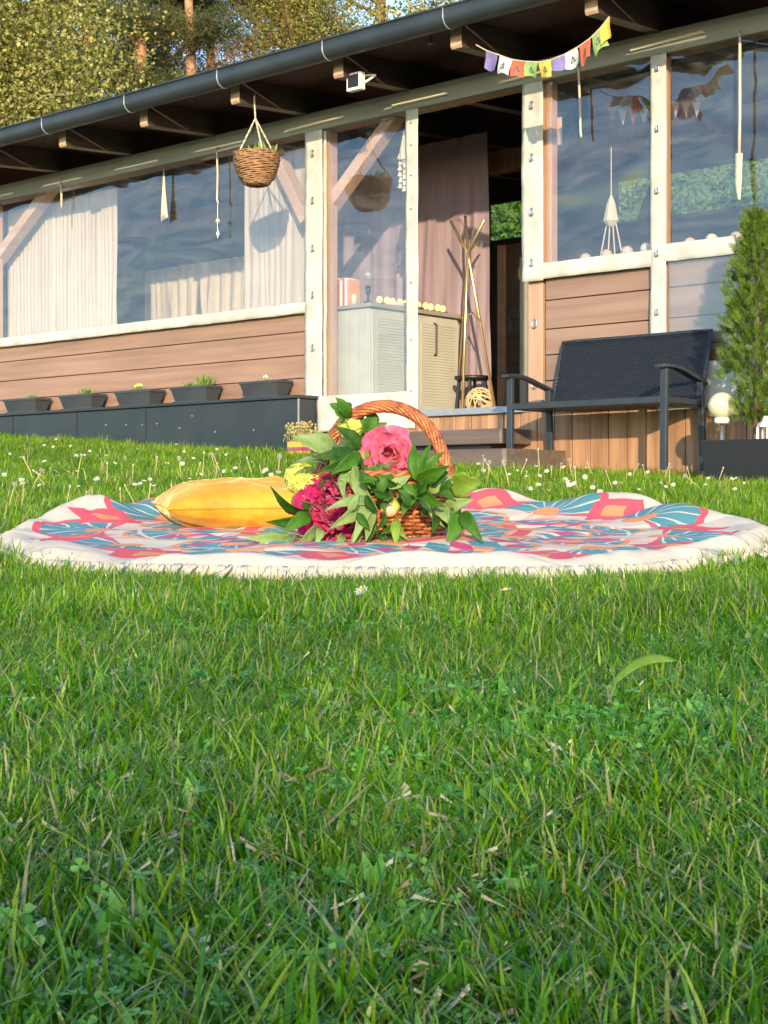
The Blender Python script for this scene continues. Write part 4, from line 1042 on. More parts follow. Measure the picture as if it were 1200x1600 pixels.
# ------------------------------------------------------------ flowers
def petal_mesh(l, w, cup, ruff, seed, nx=6, ny=7):
    rd = random.Random(seed); m_ = MB()
    def fn(a, b):
        s = (a-.5)*2; prof_ = math.sin(min(1, b*1.15+.10)*math.pi*.62)**.8
        x = s*w/2*prof_; 
        y = l*b*(1-.10*s*s*b)+.04*l*noise.noise(Vector((s*3, seed, 4)))*b
        z = cup*l*(s*s*.45*b+.9*b*b-.2*b)+ruff*l*noise.noise(Vector((s*2.5, b*2.5, seed)))*b*1.5+ruff*l*.35*noise.noise(Vector((s*7, b*6, seed+5)))*b
        return (x, y, z)
    m_.grid(fn, nx, ny); return m_
def petmat(name, c1, c2, c3=None):
    m = bpy.data.materials.new(name); m.use_nodes = True; nt = m.node_tree; N = nt.nodes; L = nt.links
    b = N['Principled BSDF']; b.inputs['Roughness'].default_value = .55; b.inputs['Sheen Weight'].default_value = .15
    tc = N.new('ShaderNodeTexCoord'); sx = N.new('ShaderNodeSeparateXYZ'); L.new(tc.outputs['UV'], sx.inputs[0])
    g = N.new('ShaderNodeTexCoord'); 
    nz = N.new('ShaderNodeTexNoise'); nz.inputs['Scale'].default_value = 50; L.new(tc.outputs['Object'], nz.inputs[0])
    r = N.new('ShaderNodeValToRGB'); r.color_ramp.elements[0].color = (*c1, 1); r.color_ramp.elements[1].color = (*c2, 1); r.color_ramp.elements[0].position = .3; r.color_ramp.elements[1].position = .7
    L.new(nz.outputs[0], r.inputs[0]); 
    oi = N.new('ShaderNodeObjectInfo'); hs = N.new('ShaderNodeHueSaturation'); mr = N.new('ShaderNodeMapRange'); mr.inputs['To Min'].default_value = .8; mr.inputs['To Max'].default_value = 1.15
    L.new(oi.outputs['Random'], mr.inputs[0]); L.new(mr.outputs[0], hs.inputs['Value']); L.new(r.outputs[0], hs.inputs['Color']); L.new(hs.outputs[0], b.inputs['Base Color'])
    t = N.new('ShaderNodeBsdfTranslucent'); L.new(hs.outputs[0], t.inputs[0]); mx = N.new('ShaderNodeMixShader'); mx.inputs[0].default_value = .28
    L.new(b.outputs[0], mx.inputs[1]); L.new(t.outputs[0], mx.inputs[2]); L.new(mx.outputs[0], N['Material Output'].inputs[0])
    return m
PM = {'pink': petmat('pink_petal', (.74,.085,.22), (.84,.24,.38)), 'deep': petmat('red_pink_petal', (.72,.02,.04), (.80,.05,.08)), 'mag': petmat('magenta_petal', (.52,.005,.12), (.80,.03,.26)), 'pale': petmat('pale_pink_petal', (.80,.35,.38), (.88,.52,.52))}
def place(me, mt, parent, c, yaxis, zaxis, name='petal', sc=1):
    y = Vector(yaxis).normalized(); z = Vector(zaxis); x = y.cross(z).normalized(); z = x.cross(y)
    o = bpy.data.objects.new(name, me); COL.objects.link(o); o.parent = parent
    Mx = Matrix((x, y, z)).transposed().to_4x4(); Mx.translation = Vector(c)-ORG[parent.name]
    o.matrix_local = Mx @ Matrix.Scale(sc, 4)
    return o
def peony(c, rad, face, mts, layers, label, seed, ruff=.12):
    rd = random.Random(seed); c = Vector(c); F = Vector(face).normalized(); a1 = F.orthogonal().normalized(); a2 = F.cross(a1)
    t = thing('peony', label, 'flower', tuple(c))
    for (n, rr, l, w, tilt, cup, mk, off) in layers:
        mes = []
        for k in range(3):
            m_ = petal_mesh(l*rad, w*rad, cup, ruff, seed+k*3+n)
            me = bpy.data.meshes.new('petal'); me.from_pydata(m_.v, [], m_.f); me.materials.append(PM[mk]); me.shade_smooth(); mes.append(me)
        for k in range(n):
            a = 2*math.pi*k/n+off+rd.gauss(0,.12)
            out = a1*math.cos(a)+a2*math.sin(a); tl = R(tilt)+rd.gauss(0,.10)
            y = out*math.cos(tl)+F*math.sin(tl); z = F*math.cos(tl)-out*math.sin(tl)
            place(mes[k % 3], None, t, c+out*rr*rad-F*rad*.25, y, z, sc=rd.uniform(.88,1.1))
    return t
pk = Q(608,714,3.72)
LY = [(7,.10,1.08,1.05,8,.45,'pink',0),(6,.10,.98,.95,34,.6,'pink',.3),(5,.10,.85,.85,58,.7,'pink',.1),(6,.25,.42,.5,70,.5,'deep',.4),(6,.10,.35,.45,75,.5,'deep',0)]
peony(pk, .066, (-.05,-1,.18), PM, LY, 'open coral pink peony with a red heart in the upper middle of the bouquet', 3, .30)
mgc = Q(527,795,3.66)
LM = [(14,.10,1.0,.62,-5,.35,'mag',0),(15,.12,1.0,.5,14,.42,'mag',.2),(16,.12,.95,.45,32,.5,'mag',.1),(16,.10,.92,.40,48,.5,'mag',.3),(16,.10,.86,.36,62,.5,'mag',0),(14,.12,.78,.32,74,.5,'mag',.2),(10,.08,.7,.3,84,.5,'mag',.1)]
peony(mgc, .093, (-.35,-1,.05), PM, LM, 'large double magenta peony at the front left of the bouquet', 11, .19)
peony(Q(697,776,3.76), .042, (.4,-1,.1), PM, [(9,.1,1,.8,10,.3,'pale',0),(9,.1,.9,.7,40,.45,'pale',.3),(7,.1,.8,.6,65,.5,'pink',0)], 'half hidden pale pink peony at the right side of the basket', 21, .14)
# bud
bc_ = Q(608,796,3.60)
bd = thing('peony_bud', 'closed pink and green peony bud hanging over the basket front', 'flower bud', tuple(bc_))
part('bud', MB().ball(bc_, .020, 18, 12, (1.05,.9,.92)), mat('bud_pink', (.72,.30,.20), .5, (.80,.42,.22), 20), bd, smooth=True)
part('sepal', MB().ball(bc_+Vector((.010,.004,.007)), .0165, 12, 8), mat('bud_green', (.35,.42,.06), .5), bd, smooth=True)
part('stem', MB().tube([bc_+Vector((.022,.006,.004)), bc_+Vector((.06,.02,.006)), bc_+Vector((.09,.05,.02))], .0035, 6), M['plantg'], bd)
part('sepal_leaf', MB().add([bc_+Vector((.008,-.01,.012)), bc_+Vector((.014,-.014,.04)), bc_+Vector((.002,-.012,.046)), bc_+Vector((.0,-.012,.015))], [(0,1,2,3)]), M['plantg'], bd, thick=.001)
# viburnum balls
vib = petmat('viburnum_floret', (.46,.50,.07), (.62,.64,.16))
def snowball(x, y, Y, r, label, seed):
    rd = random.Random(seed); c = Q(x, y, Y)
    t = thing('viburnum_ball', label, 'flower', tuple(c), 0, 'yellow-green viburnum heads in the basket')
    m_ = MB(); n = 300
    for k in range(n):
        zf = 1-2*(k+.5)/n; a = k*2.39996; s = math.sqrt(1-zf*zf)
        d = Vector((s*math.cos(a), s*math.sin(a), zf)); cc_ = c+d*r*rd.uniform(.84,1.10)
        o1 = d.orthogonal().normalized(); o2 = d.cross(o1); ph = rd.uniform(0,6)
        for q in range(5):
            b = ph+q*2*math.pi/5; e1 = o1*math.cos(b)+o2*math.sin(b); e2 = -o1*math.sin(b)+o2*math.cos(b); l_ = r*.25
            m_.add([cc_, cc_+e1*l_*.6+e2*l_*.42+d*l_*.35, cc_+e1*l_*1.05+d*l_*.1, cc_+e1*l_*.6-e2*l_*.42+d*l_*.15], [(0,1,2,3)])
    part('florets', m_, vib, t); part('core', MB().ball(c, r*.80, 14, 10), M['plantg'], t, smooth=True)
snowball(546,667,3.80,.031, 'small viburnum head under the left side of the basket handle', 1)
snowball(597,684,3.78,.026, 'viburnum head just above the coral pink peony', 2)
snowball(469,748,3.72,.035, 'viburnum head at the left edge of the bouquet, farther from the magenta peony', 3)
snowball(490,766,3.70,.037, 'viburnum head touching the magenta peony', 4)
# leaves
def lmat(name, c1, c2, tr=.3):
    m = mat(name, c1, .5, c2, 40, trans=tr, obj_var=.14, bump=.2, bscale=90, spec=.25); return m
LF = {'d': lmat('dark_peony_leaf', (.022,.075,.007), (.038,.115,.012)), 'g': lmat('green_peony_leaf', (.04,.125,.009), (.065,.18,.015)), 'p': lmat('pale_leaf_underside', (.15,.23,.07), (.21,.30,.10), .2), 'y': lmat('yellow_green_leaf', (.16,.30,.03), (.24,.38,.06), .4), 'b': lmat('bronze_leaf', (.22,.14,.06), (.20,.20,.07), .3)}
SC = Vector((.01, 3.76, -.0))
def leaflet(parent, x0, y0, x1, y1, w, k, Y0, Y1, seed, lobe=0):
    def front(x, y, Y):
        X = (x-600)/2400*3.6-bx
        if y > 738 and abs(X) < RT: return min(Y, by-math.sqrt(RT*RT-X*X)-.022)
        return Y
    Y0 = front(x0,y0,Y0); Y1 = front(x1,y1,Y1)-(.012 if y1 > 738 else 0)
    b = Q(x0,y0,Y0); tp = Q(x1,y1,Y1); d = tp-b; l = d.length; W = w/2400*Y0*1.15
    view = Vector((0,-1,0)); rd = random.Random(seed)
    tw_ = rd.gauss(0,.55); s = d.normalized().cross(view).normalized(); s = (Matrix.Rotation(tw_, 3, d.normalized()) @ s); nrm = s.cross(d.normalized())
    if nrm.y > 0: nrm = -nrm
    m_ = MB()
    def fn(a, c):
        q = (a-.5)*2; wd = W/2*(math.sin(math.pi*c**.80)**.95 if 0 < c < 1 else 0)*(1.12-.25*c)*(1+.06*math.sin(c*23+seed))+.0004
        if lobe: wd *= 1+.35*abs(math.sin(c*math.pi*3.0))*(c > .2)
        p = b+d*c+s*q*wd+nrm*(abs(q)*wd*.28+l*.14*math.sin(math.pi*c)*(1 if seed % 2 else .5)-l*.10*c*c)+s*.06*l*math.sin(c*3+seed)
        return p
    m_.grid(fn, 6, 12)
    return part('leaflet', m_, LF[k], parent, smooth=True, thick=.0004)
SPR = [
 ('bright lobed leaf above the left side of the basket handle', [(540,654,516,630,17,'g',3.74,3.72),(540,654,528,620,18,'g',3.74,3.72),(540,654,547,634,13,'g',3.74,3.74)], 1),
 ('broad lobed leaf standing inside the basket handle', [(574,688,604,661,22,'g',3.80,3.78),(573,688,588,641,26,'g',3.80,3.80),(570,690,563,640,24,'g',3.82,3.82),(574,692,606,672,16,'d',3.8,3.8)], 1),
 ('single dark pointed leaf crossing the small viburnum head', [(561,704,528,662,22,'d',3.70,3.68)], 0),
 ('pale leaf pair reaching up to the left of the bouquet', [(524,708,459,676,30,'p',3.66,3.62),(522,706,497,672,20,'p',3.68,3.66),(513,728,457,722,22,'p',3.62,3.58)], 0),
 ('dark leaf fan pointing left above the magenta peony', [(553,705,490,710,17,'d',3.62,3.56),(553,707,505,738,24,'d',3.62,3.55),(560,704,524,744,20,'g',3.62,3.56),(556,702,520,700,12,'d',3.66,3.64)], 0),
 ('dark leaf fan at the lower left of the bouquet', [(491,797,421,767,19,'d',3.64,3.58),(486,800,418,824,20,'g',3.62,3.56),(484,802,445,836,20,'g',3.60,3.54),(492,800,470,784,14,'d',3.64,3.62)], 0),
 ('pale leaves trailing on the blanket at the far left', [(460,836,388,846,17,'p',3.56,3.50),(464,834,453,858,18,'p',3.55,3.50),(498,824,466,858,16,'p',3.58,3.50),(505,828,492,850,12,'p',3.56,3.52),(440,840,405,832,10,'p',3.55,3.52)], 0),
 ('pale hand-shaped leaf hanging over the magenta peony', [(586,782,512,798,17,'p',3.56,3.50),(586,783,521,829,22,'p',3.56,3.49),(586,783,550,845,17,'p',3.56,3.49),(587,782,567,841,18,'p',3.56,3.50)], 0),
 ('pale upright leaf between the two big peonies', [(551,728,581,783,25,'p',3.58,3.54),(549,732,535,780,15,'p',3.60,3.56),(556,742,533,748,16,'p',3.60,3.57),(560,745,560,788,18,'p',3.60,3.56)], 0),
 ('big bright leaf fan right of the coral peony', [(649,752,644,690,17,'g',3.62,3.62),(650,752,672,694,21,'g',3.62,3.58),(652,752,694,708,19,'g',3.62,3.58),(652,752,702,731,25,'g',3.60,3.55),(652,754,690,790,28,'g',3.58,3.50),(649,755,634,804,21,'g',3.58,3.52)], 0),
 ('light green leaf sticking out to the right over the grass', [(700,750,752,757,30,'y',3.70,3.66),(694,762,706,742,14,'p',3.68,3.68)], 1),
 ('pale leaf pair at the right side of the basket', [(690,790,738,785,19,'p',3.58,3.55),(684,788,699,819,19,'p',3.58,3.54),(672,770,690,752,15,'p',3.64,3.62)], 0),
 ('dark drooping leaves at the lower right of the basket', [(717,802,696,850,22,'g',3.56,3.52),(719,802,752,846,20,'g',3.56,3.50),(713,797,736,772,10,'d',3.58,3.60),(720,800,705,796,12,'d',3.57,3.56)], 0),
 ('small bright leaves below the bud', [(617,812,617,854,13,'y',3.56,3.53),(617,812,598,836,12,'g',3.57,3.55),(619,812,637,842,11,'y',3.57,3.55),(617,814,628,850,11,'g',3.58,3.56)], 0),
 ('narrow dark leaves on the right of the basket front', [(676,798,678,834,12,'d',3.58,3.55),(666,788,660,806,11,'d',3.58,3.56),(664,780,694,822,9,'p',3.60,3.57),(690,822,712,812,12,'d',3.6,3.58)], 0),
 ('leaf tuft between the coral peony and the bud', [(600,762,588,738,18,'d',3.64,3.62),(606,765,640,740,16,'p',3.64,3.60),(612,768,596,790,14,'d',3.62,3.60),(625,770,640,792,15,'d',3.64,3.60),(615,752,590,742,16,'g',3.66,3.62),(610,782,610,764,8,'y',3.6,3.6),(600,770,580,762,14,'d',3.64,3.62),(640,775,618,756,14,'g',3.66,3.64)], 0),
 ('green leaves under the pale hanging leaf', [(578,805,580,850,16,'g',3.57,3.54),(590,800,586,828,14,'p',3.58,3.55),(566,830,548,856,14,'p',3.58,3.54),(540,838,520,854,12,'p',3.58,3.54),(592,828,604,852,10,'d',3.6,3.57)], 0),
 ('loose leaves covering the basket front below the coral peony', [(575,760,560,735,14,'d',3.5,3.5),(590,770,606,742,14,'g',3.5,3.5),(585,765,612,778,13,'d',3.5,3.5),(620,760,600,745,14,'d',3.5,3.5),(630,758,650,775,13,'g',3.5,3.5),(570,775,590,800,14,'d',3.5,3.5),(640,790,622,765,13,'d',3.5,3.5),(560,750,590,748,13,'g',3.5,3.5),(650,770,668,752,13,'d',3.5,3.5),(560,800,575,830,13,'d',3.5,3.5),(600,800,590,828,12,'d',3.5,3.5),(655,780,676,800,12,'d',3.5,3.5),(596,786,604,800,9,'d',3.5,3.5),(545,800,560,770,13,'p',3.5,3.5)], 0),
 ('leaves rising over the basket rim at the right', [(668,760,700,735,18,'d',3.62,3.6),(660,745,676,718,16,'d',3.66,3.66),(690,770,706,750,18,'d',3.6,3.6),(680,775,712,780,16,'g',3.58,3.55)], 0),
 ('bronze tinted leaf behind the coral peony', [(563,708,597,686,16,'b',3.74,3.74),(566,715,580,700,14,'y',3.72,3.72),(572,730,556,704,13,'g',3.72,3.70)], 0),
 ('dark leaves tucked behind the magenta peony', [(530,735,548,700,18,'d',3.74,3.74),(510,740,500,770,16,'d',3.74,3.72),(560,760,575,735,20,'d',3.72,3.70),(575,790,560,770,20,'d',3.72,3.70),(585,770,572,745,18,'g',3.70,3.68)], 0)]
for i, (lab, ls, lobe) in enumerate(SPR):
    b0 = Q(ls[0][0], ls[0][1], ls[0][6])
    t = thing('leaf_sprig', lab, 'leaves', tuple(b0))
    for j, (x0,y0,x1,y1,w,k,Y0,Y1) in enumerate(ls): leaflet(t, x0,y0,x1,y1,w,k,Y0,Y1, i*7+j, lobe)
    inner = Vector((bx+.35*(b0.x-bx), by+.03, min(b0.z-.02, .03)))
    part('stem', MB().tube([b0, b0.lerp(inner,.5)+Vector((0,-.008,.0)), inner], .0022, 6), LF['y'], t, smooth=True)
# inner filling: dark leaves deep in the basket
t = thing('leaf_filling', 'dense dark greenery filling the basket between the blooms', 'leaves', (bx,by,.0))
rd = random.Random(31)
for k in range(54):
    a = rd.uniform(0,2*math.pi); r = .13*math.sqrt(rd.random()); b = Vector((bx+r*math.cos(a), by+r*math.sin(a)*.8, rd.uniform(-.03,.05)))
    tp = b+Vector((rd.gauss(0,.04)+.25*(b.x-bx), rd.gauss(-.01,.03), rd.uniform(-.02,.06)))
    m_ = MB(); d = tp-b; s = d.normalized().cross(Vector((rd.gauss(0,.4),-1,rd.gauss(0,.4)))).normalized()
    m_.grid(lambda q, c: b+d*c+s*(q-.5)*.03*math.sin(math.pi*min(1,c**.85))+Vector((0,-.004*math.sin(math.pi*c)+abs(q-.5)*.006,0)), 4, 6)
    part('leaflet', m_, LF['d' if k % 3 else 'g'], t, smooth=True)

# ------------------------------------------------------------ grass
protos = bpy.data.collections.new('grass_clumps')
def blade(m_, rd, base, h, w, lean, az, bend, segs=3):
    d = Vector((math.cos(az), math.sin(az), 0)); s = Vector((-d.y, d.x, 0)); ra = rd.uniform(-.9,.9); s = (s*math.cos(ra)+d*math.sin(ra))
    vs = []
    for k in range(segs+1):
        f = k/segs; o = d*(lean*f+bend*f*f)*h; z = h*f*(1-.25*bend*f*f)
        ww = w*(1-f**2.2)*.5+.0002
        p = base+o+Vector((0,0,z))
        if k < segs: vs += [p-s*ww, p+s*ww]
        else: vs += [p]
    fs = [(2*k, 2*k+1, 2*k+3, 2*k+2) for k in range(segs-1)]+[(2*segs-2, 2*segs-1, 2*segs)]
    m_.add(vs, fs)
def clump(kind, seed):
    rd = random.Random(seed); m_ = MB()
    if kind == 'grass':
        for k in range(16):
            b = Vector((rd.gauss(0,.016), rd.gauss(0,.016), -.003)); blade(m_, rd, b, rd.uniform(.018,.048), rd.uniform(.0016,.0036), rd.gauss(.5,.5), rd.uniform(0,6.28), rd.uniform(0,.8))
    elif kind == 'tall':
        for k in range(9):
            b = Vector((rd.gauss(0,.010), rd.gauss(0,.010), -.003)); blade(m_, rd, b, rd.uniform(.035,.068), rd.uniform(.002,.004), rd.gauss(.2,.25), rd.uniform(0,6.28), rd.uniform(0,.6), 4)
    elif kind == 'clover':
        for k in range(5):
            b = Vector((rd.gauss(0,.02), rd.gauss(0,.02), 0)); h = rd.uniform(.008,.026); top = b+Vector((rd.gauss(0,.006), rd.gauss(0,.006), h))
            m_.tube([b, top], .0006, 3, cap=False)
            a0 = rd.uniform(0,6.28); tilt = Vector((rd.gauss(0,.35), rd.gauss(0,.35), 1)).normalized()
            o1 = tilt.orthogonal().normalized(); o2 = tilt.cross(o1); rl = rd.uniform(.0028,.0055)
            for q in range(3):
                a = a0+q*2.094; e1 = o1*math.cos(a)+o2*math.sin(a); e2 = tilt.cross(e1)
                pts = [top]; 
                for (r_, s_) in ((.5,-.42),(1.1,-.62),(1.55,-.45),(1.62,0),(1.55,.45),(1.1,.62),(.5,.42)): pts.append(top+e1*r_*rl+e2*s_*rl*1.15+tilt*(.25*abs(s_)*rl))
                m_.add(pts, [(0,1,2,3,4),(0,4,5,6,7)])
    elif kind == 'broad':
        for k in range(9):
            a = rd.uniform(0,6.28); el = rd.uniform(.25,1.0); d = Vector((math.cos(a), math.sin(a), el)).normalized(); l = rd.uniform(.016,.034); s = Vector((-math.sin(a), math.cos(a), rd.gauss(0,.3)))*l*rd.uniform(.22,.34)
            b = Vector((rd.gauss(0,.006), rd.gauss(0,.006), .002)); up = Vector((0,0,1))*l*.10
            m_.add([b, b+d*l*.35-s*.5, b+d*l*.7-s, b+d*l*.98-s*.4-up, b+d*l-up*1.2, b+d*l*.98+s*.4-up, b+d*l*.7+s, b+d*l*.35+s*.5, b+d*l*.6-up*.6], [(0,1,2,8),(8,2,3,4),(8,4,5,6),(0,8,6,7)])
    elif kind == 'weed':
        for k in range(9):
            b = Vector((rd.gauss(0,.006), rd.gauss(0,.006), 0)); a = rd.uniform(0,6.28); d = Vector((math.cos(a), math.sin(a), rd.uniform(.5,1.6))).normalized(); l = rd.uniform(.014,.034); s = d.cross(Vector((0,0,1))).normalized()*l*.2
            m_.add([b, b+d*l*.5+s, b+d*l, b+d*l*.5-s], [(0,1,2,3)])
    else:
        for k in range(5):
            b = Vector((rd.gauss(0,.02), rd.gauss(0,.02), rd.uniform(0,.012))); a = rd.uniform(0,6.28); d = Vector((math.cos(a), math.sin(a), rd.uniform(-.1,.7))).normalized(); l = rd.uniform(.010,.032); s = d.cross(Vector((0,0,1))).normalized()*rd.uniform(.0006,.0016)
            m_.add([b-s, b+s, b+d*l+s*.4+Vector((0,0,-.003)), b+d*l-s*.4], [(0,1,2,3)])
    return m_
KINDS = ['grass']*9+['tall']*5+['clover']*4+['weed']*3+['dry']*3+['broad']*4
for i, kd in enumerate(KINDS):
    m_ = clump(kd, 100+i)
    mt = {'grass': M['grass'], 'tall': M['grass'], 'clover': M['clover'], 'weed': M['clover'], 'broad': M['clover'], 'dry': M['straw']}[kd]
    nm = 'clump_%02d' % i
    me = bpy.data.meshes.new(nm); me.from_pydata(m_.v, [], m_.f); me.materials.append(mt)
    o = bpy.data.objects.new(nm, me); protos.objects.link(o)
IDX = {k: [i for i, q in enumerate(KINDS) if q == k] for k in set(KINDS)}
rd = random.Random(77)
pts, idx, rot, scl = [], [], [], []
def blocked(X, Y):
    dx, dy = X-BC.x, Y-BC.y
    if dx*dx+dy*dy < (BR*1.0)**2: return True
    v = X*NX+(Y-F0)*NY; u = X*UX+(Y-F0)*UY
    if v > -.02: return True
    if v > -.27 and u < -.60: return True
    if v > -.72 and 0 < u < 1.62: return True
    if v > -.75 and 3.04 < u < 3.96: return True
    return False
def scatter(Y0, Y1, dens, s0, s1, marg, dry, clov, tall):
    Ymid = Y0
    while Ymid < Y1:
        st_ = .1 if Y1 < 4 else .25; wd = .26*(Ymid+st_)+marg; n = int(dens*2*wd*st_)
        for k in range(n):
            X = rd.uniform(-wd, wd); Y = Ymid+rd.random()*st_
            if blocked(X, Y): continue
            pn = noise.noise(Vector((X*3.2, Y*3.2, 8)))
            r_ = rd.random()
            cl = clov*(1+2.2*pn); dr = dry*(1-1.2*pn); tl = tall*(1+1.5*noise.noise(Vector((X*2,Y*2,20))))
            br_f = .055*max(0, 1+4*noise.noise(Vector((X*2.6, Y*2.6, 50))))*(Y < 2.6)
            kd = 'broad' if rd.random() < br_f else 'clover' if r_ < cl else 'weed' if r_ < cl*1.7 else 'dry' if r_ < cl*1.7+dr else 'tall' if r_ < cl*1.7+dr+tl else 'grass'
            pts.append((X, Y, ground(X, Y))); idx.append(rd.choice(IDX[kd])); rot.append((rd.gauss(0,.12), rd.gauss(0,.12), rd.uniform(0,6.28)))
            s = rd.uniform(s0, s1)*(1+.25*pn)*(1-.28*sst(2.35, 2.75, Y)*sst(3.3, 3.0, Y)*(abs(X) < 1.1)); scl.append((s, s, s*rd.uniform(.85,1.15)))
        Ymid += st_
scatter(.30, 1.2, 9500, .40, .80, .12, .20, .20, .015)
scatter(1.2, 2.0, 6800, .48, .90, .12, .15, .16, .05)
scatter(2.0, 3.6, 3200, .70, 1.1, .2, .09, .05, .24)
scatter(3.6, 6.0, 1500, .8, 1.2, .4, .11, .04, .2)
scatter(6.0, 9.0, 800, .9, 1.35, .8, .11, .03, .2)
scatter(9.0, 16.0, 480, 1.0, 1.5, 1.2, .10, .03, .2)
me = bpy.data.meshes.new('grass'); me.from_pydata(pts, [], [])
a = me.attributes.new('idx', 'INT', 'POINT'); a.data.foreach_set('value', idx)
a = me.attributes.new('rot', 'FLOAT_VECTOR', 'POINT'); a.data.foreach_set('vector', [c for v in rot for c in v])
a = me.attributes.new('scl', 'FLOAT_VECTOR', 'POINT'); a.data.foreach_set('vector', [c for v in scl for c in v])
go = bpy.data.objects.new('grass', me); COL.objects.link(go)
go['kind'] = 'stuff'; go['label'] = 'lawn of grass blades, clover and dry bits covering the garden'; go['category'] = 'grass'
ng = bpy.data.node_groups.new('scatter_grass', 'GeometryNodeTree')
ng.interface.new_socket('Geometry', in_out='INPUT', socket_type='NodeSocketGeometry'); ng.interface.new_socket('Geometry', in_out='OUTPUT', socket_type='NodeSocketGeometry')
gi = ng.nodes.new('NodeGroupInput'); gout = ng.nodes.new('NodeGroupOutput')
ci = ng.nodes.new('GeometryNodeCollectionInfo'); ci.inputs['Collection'].default_value = protos; ci.inputs['Separate Children'].default_value = True; ci.inputs['Reset Children'].default_value = True
ip = ng.nodes.new('GeometryNodeInstanceOnPoints'); ip.inputs['Pick Instance'].default_value = True
def attr(nm, ty):
    n = ng.nodes.new('GeometryNodeInputNamedAttribute'); n.data_type = ty; n.inputs['Name'].default_value = nm; return n.outputs['Attribute']
ng.links.new(gi.outputs[0], ip.inputs['Points']); ng.links.new(ci.outputs[0], ip.inputs['Instance'])
ng.links.new(attr('idx','INT'), ip.inputs['Instance Index'])
e2r = ng.nodes.new('FunctionNodeEulerToRotation'); ng.links.new(attr('rot','FLOAT_VECTOR'), e2r.inputs[0]); ng.links.new(e2r.outputs[0], ip.inputs['Rotation'])
ng.links.new(attr('scl','FLOAT_VECTOR'), ip.inputs['Scale']); ng.links.new(ip.outputs[0], gout.inputs[0])
md = go.modifiers.new('scatter', 'NODES'); md.node_group = ng

# ------------------------------------------------------------ dandelions and daisies
stemm = mat('dandelion_stalk', (.40,.30,.14), .7, (.30,.32,.10), 20); fluff = mat('seed_head', (.34,.32,.27), .9)
dproto = []
for v_ in range(4):
    rd = random.Random(v_); h = (.11,.09,.13,.10)[v_]; l = Vector((rd.gauss(0,.015), rd.gauss(0,.01), 0))
    m_ = MB().tube([(0,0,0), Vector((0,0,h*.5))+l*.3, Vector((0,0,h))+l], [.0022,.002,.0018], 6)
    me1 = bpy.data.meshes.new('stalk'); me1.from_pydata(m_.v, [], m_.f); me1.materials.append(stemm); me1.shade_smooth()
    top = Vector((0,0,h))+l; m2 = MB().ball(top, .0035, 8, 6)
    if v_ == 0:
        for k in range(90):
            zf = 1-2*(k+.5)/90; a = k*2.4; s = math.sqrt(1-zf*zf); d = Vector((s*math.cos(a), s*math.sin(a), zf)); e = top+d*.009; w = d.orthogonal().normalized()*.0008
            m2.add([top-w*.3, top+w*.3, e+w, e-w], [(0,1,2,3)])
    else: m2.ball(top+Vector((0,0,.004)), .004, 8, 5, (1,1,1.6))
    me2 = bpy.data.meshes.new('head'); me2.from_pydata(m2.v, [], m2.f); me2.materials.append(fluff)
    dproto.append((me1, me2))
DP = [(160,735),(165,752),(30,790),(100,800),(45,765),(60,770),(72,760),(130,770),(155,785),(190,770),(215,775),(230,768),(250,770),(262,768),(240,745),(205,752),(285,742),(302,745),(315,742),(335,744),(350,742),(370,742),(345,732),(410,741),(435,745),(395,738),(120,750),(55,745),(12,770),(85,745),
 (755,735),(775,740),(798,760),(812,738),(840,738),(872,738),(898,742),(905,760),(960,765),(1035,745),(1050,760),(1080,745),(1095,742),(1120,750),(1140,742),(860,742),(985,738),(1010,742),(1105,762),(930,740),(1165,745),(1180,738),(760,750),(820,750)]
def hit(x, y):
    "where the sight line through this place of the photograph meets the lawn"
    Y = 3.0
    while Y < 14:
        X = (x-600)/2400*Y
        if ground(X, Y) >= (780-y)/2400*Y: break
        Y += .04
    return X, Y
rd = random.Random(12)
for k, (x, y) in enumerate(DP):
    X, Y = hit(x, max(y, 700)+14) if y < 768 else ((x-600)/2400*5.0, 5.0)
    Y = min(Y, 9.2); X = (x-600)/2400*Y
    if blocked(X, Y): continue
    side = 'left of the basket' if x < 500 else 'between basket and bench' if x < 870 else 'in front of the bench and trough'
    t = bpy.data.objects.new('dandelion', None); COL.objects.link(t); t.location = (X, Y, ground(X, Y)); t.rotation_euler = (rd.gauss(0,.2), rd.gauss(0,.3), rd.uniform(0,6)); s = rd.uniform(.8,1.3)*(1 if Y > 6 else .75); t.scale = (s,s,s)
    t['label'] = f'spent dandelion stalk in the lawn {side}'; t['category'] = 'dandelion'; t['group'] = 'spent dandelions '+side
    for me in dproto[k % 4]:
        o = bpy.data.objects.new(me.name.split('.')[0], me); COL.objects.link(o); o.parent = t
dm = MB()
for q in range(9):
    a = q*2*math.pi/9; e = Vector((math.cos(a), math.sin(a), .15)); s = Vector((-math.sin(a), math.cos(a), 0))
    dm.add([(0,0,0), e*.006+s*.002, e*.0095, e*.006-s*.002], [(0,1,2,3)])
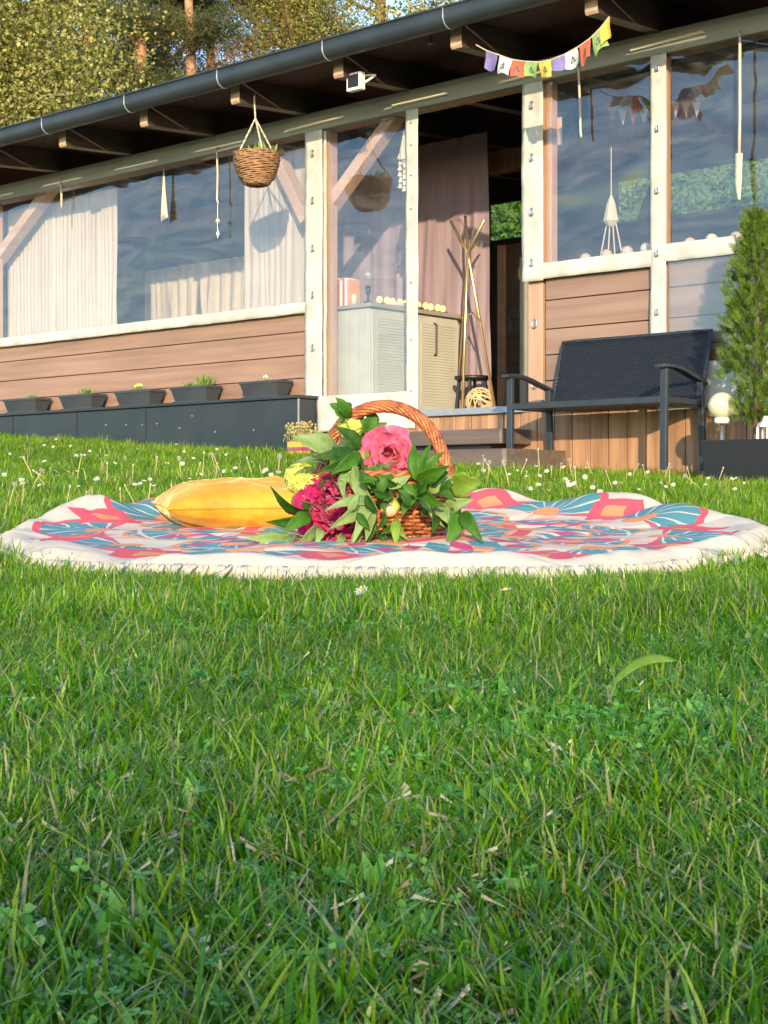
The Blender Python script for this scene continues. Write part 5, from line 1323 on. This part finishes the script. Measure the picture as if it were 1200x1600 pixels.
dme = bpy.data.meshes.new('petals'); dme.from_pydata(dm.v, [], dm.f); dme.materials.append(mat('daisy_white', (.55,.54,.50), .7, trans=.2))
cm = MB().ball((0,0,.0015), .0028, 8, 5, (1,1,.6)); cme = bpy.data.meshes.new('centre'); cme.from_pydata(cm.v, [], cm.f); cme.materials.append(mat('daisy_yellow', (.75,.5,.04), .8))
rd = random.Random(44)
DS = [(565,956),(790,962)]+[(rd.uniform(0,440), rd.uniform(690,790)) for _ in range(70)]+[(rd.uniform(740,1200), rd.uniform(738,800)) for _ in range(50)]
for k, (x, y) in enumerate(DS):
    if k < 2: Y = 2.25; X = (x-600)/2400*Y
    else:
        lim = 2400*(.035)/1
        X, Y = hit(x, y-4)
        if Y > 12.5: continue
    if blocked(X, Y): continue
    zone = 'near the front of the blanket' if k < 2 else 'left of the basket' if x < 500 else 'right of the basket'
    t = bpy.data.objects.new('daisy', None); COL.objects.link(t); t.location = (X, Y, ground(X, Y)+.040+.012*(Y > 5)); t.rotation_euler = (rd.gauss(.6,.3), rd.gauss(0,.3), rd.uniform(-.5,.5)); s = rd.uniform(.8,1.4)*(1.2 if Y > 6 else 1); t.scale = (s,s,s)
    t['label'] = f'tiny white daisy in the lawn {zone}' if k > 1 else ('lone daisy in the grass below the magenta peony' if k == 0 else 'lone daisy in the grass in front of the right half of the blanket'); t['category'] = 'daisy'; t['group'] = 'daisies '+zone
    for me in (dme, cme):
        o = bpy.data.objects.new(me.name.split('.')[0], me); COL.objects.link(o); o.parent = t
# the broad bright blade lying over the near grass at the right
m_ = MB(); b = Q(945,1080,.0+1.32); tp = Q(1057,1032,1.34)
m_.grid(lambda a, c: b.lerp(tp, c)+Vector((0,0,1))*(.012*math.sin(c*math.pi)+(a-.5)*.008*math.sin(math.pi*min(1,c*1.02))**.5)+Vector((0,(a-.5)*.006,0)), 3, 12)
solo('broad_grass_blade', m_, LF['y'], 'single broad bright grass blade lying slanted in the shaded lawn', 'grass blade', tuple(b), smooth=True, thick=.0006)
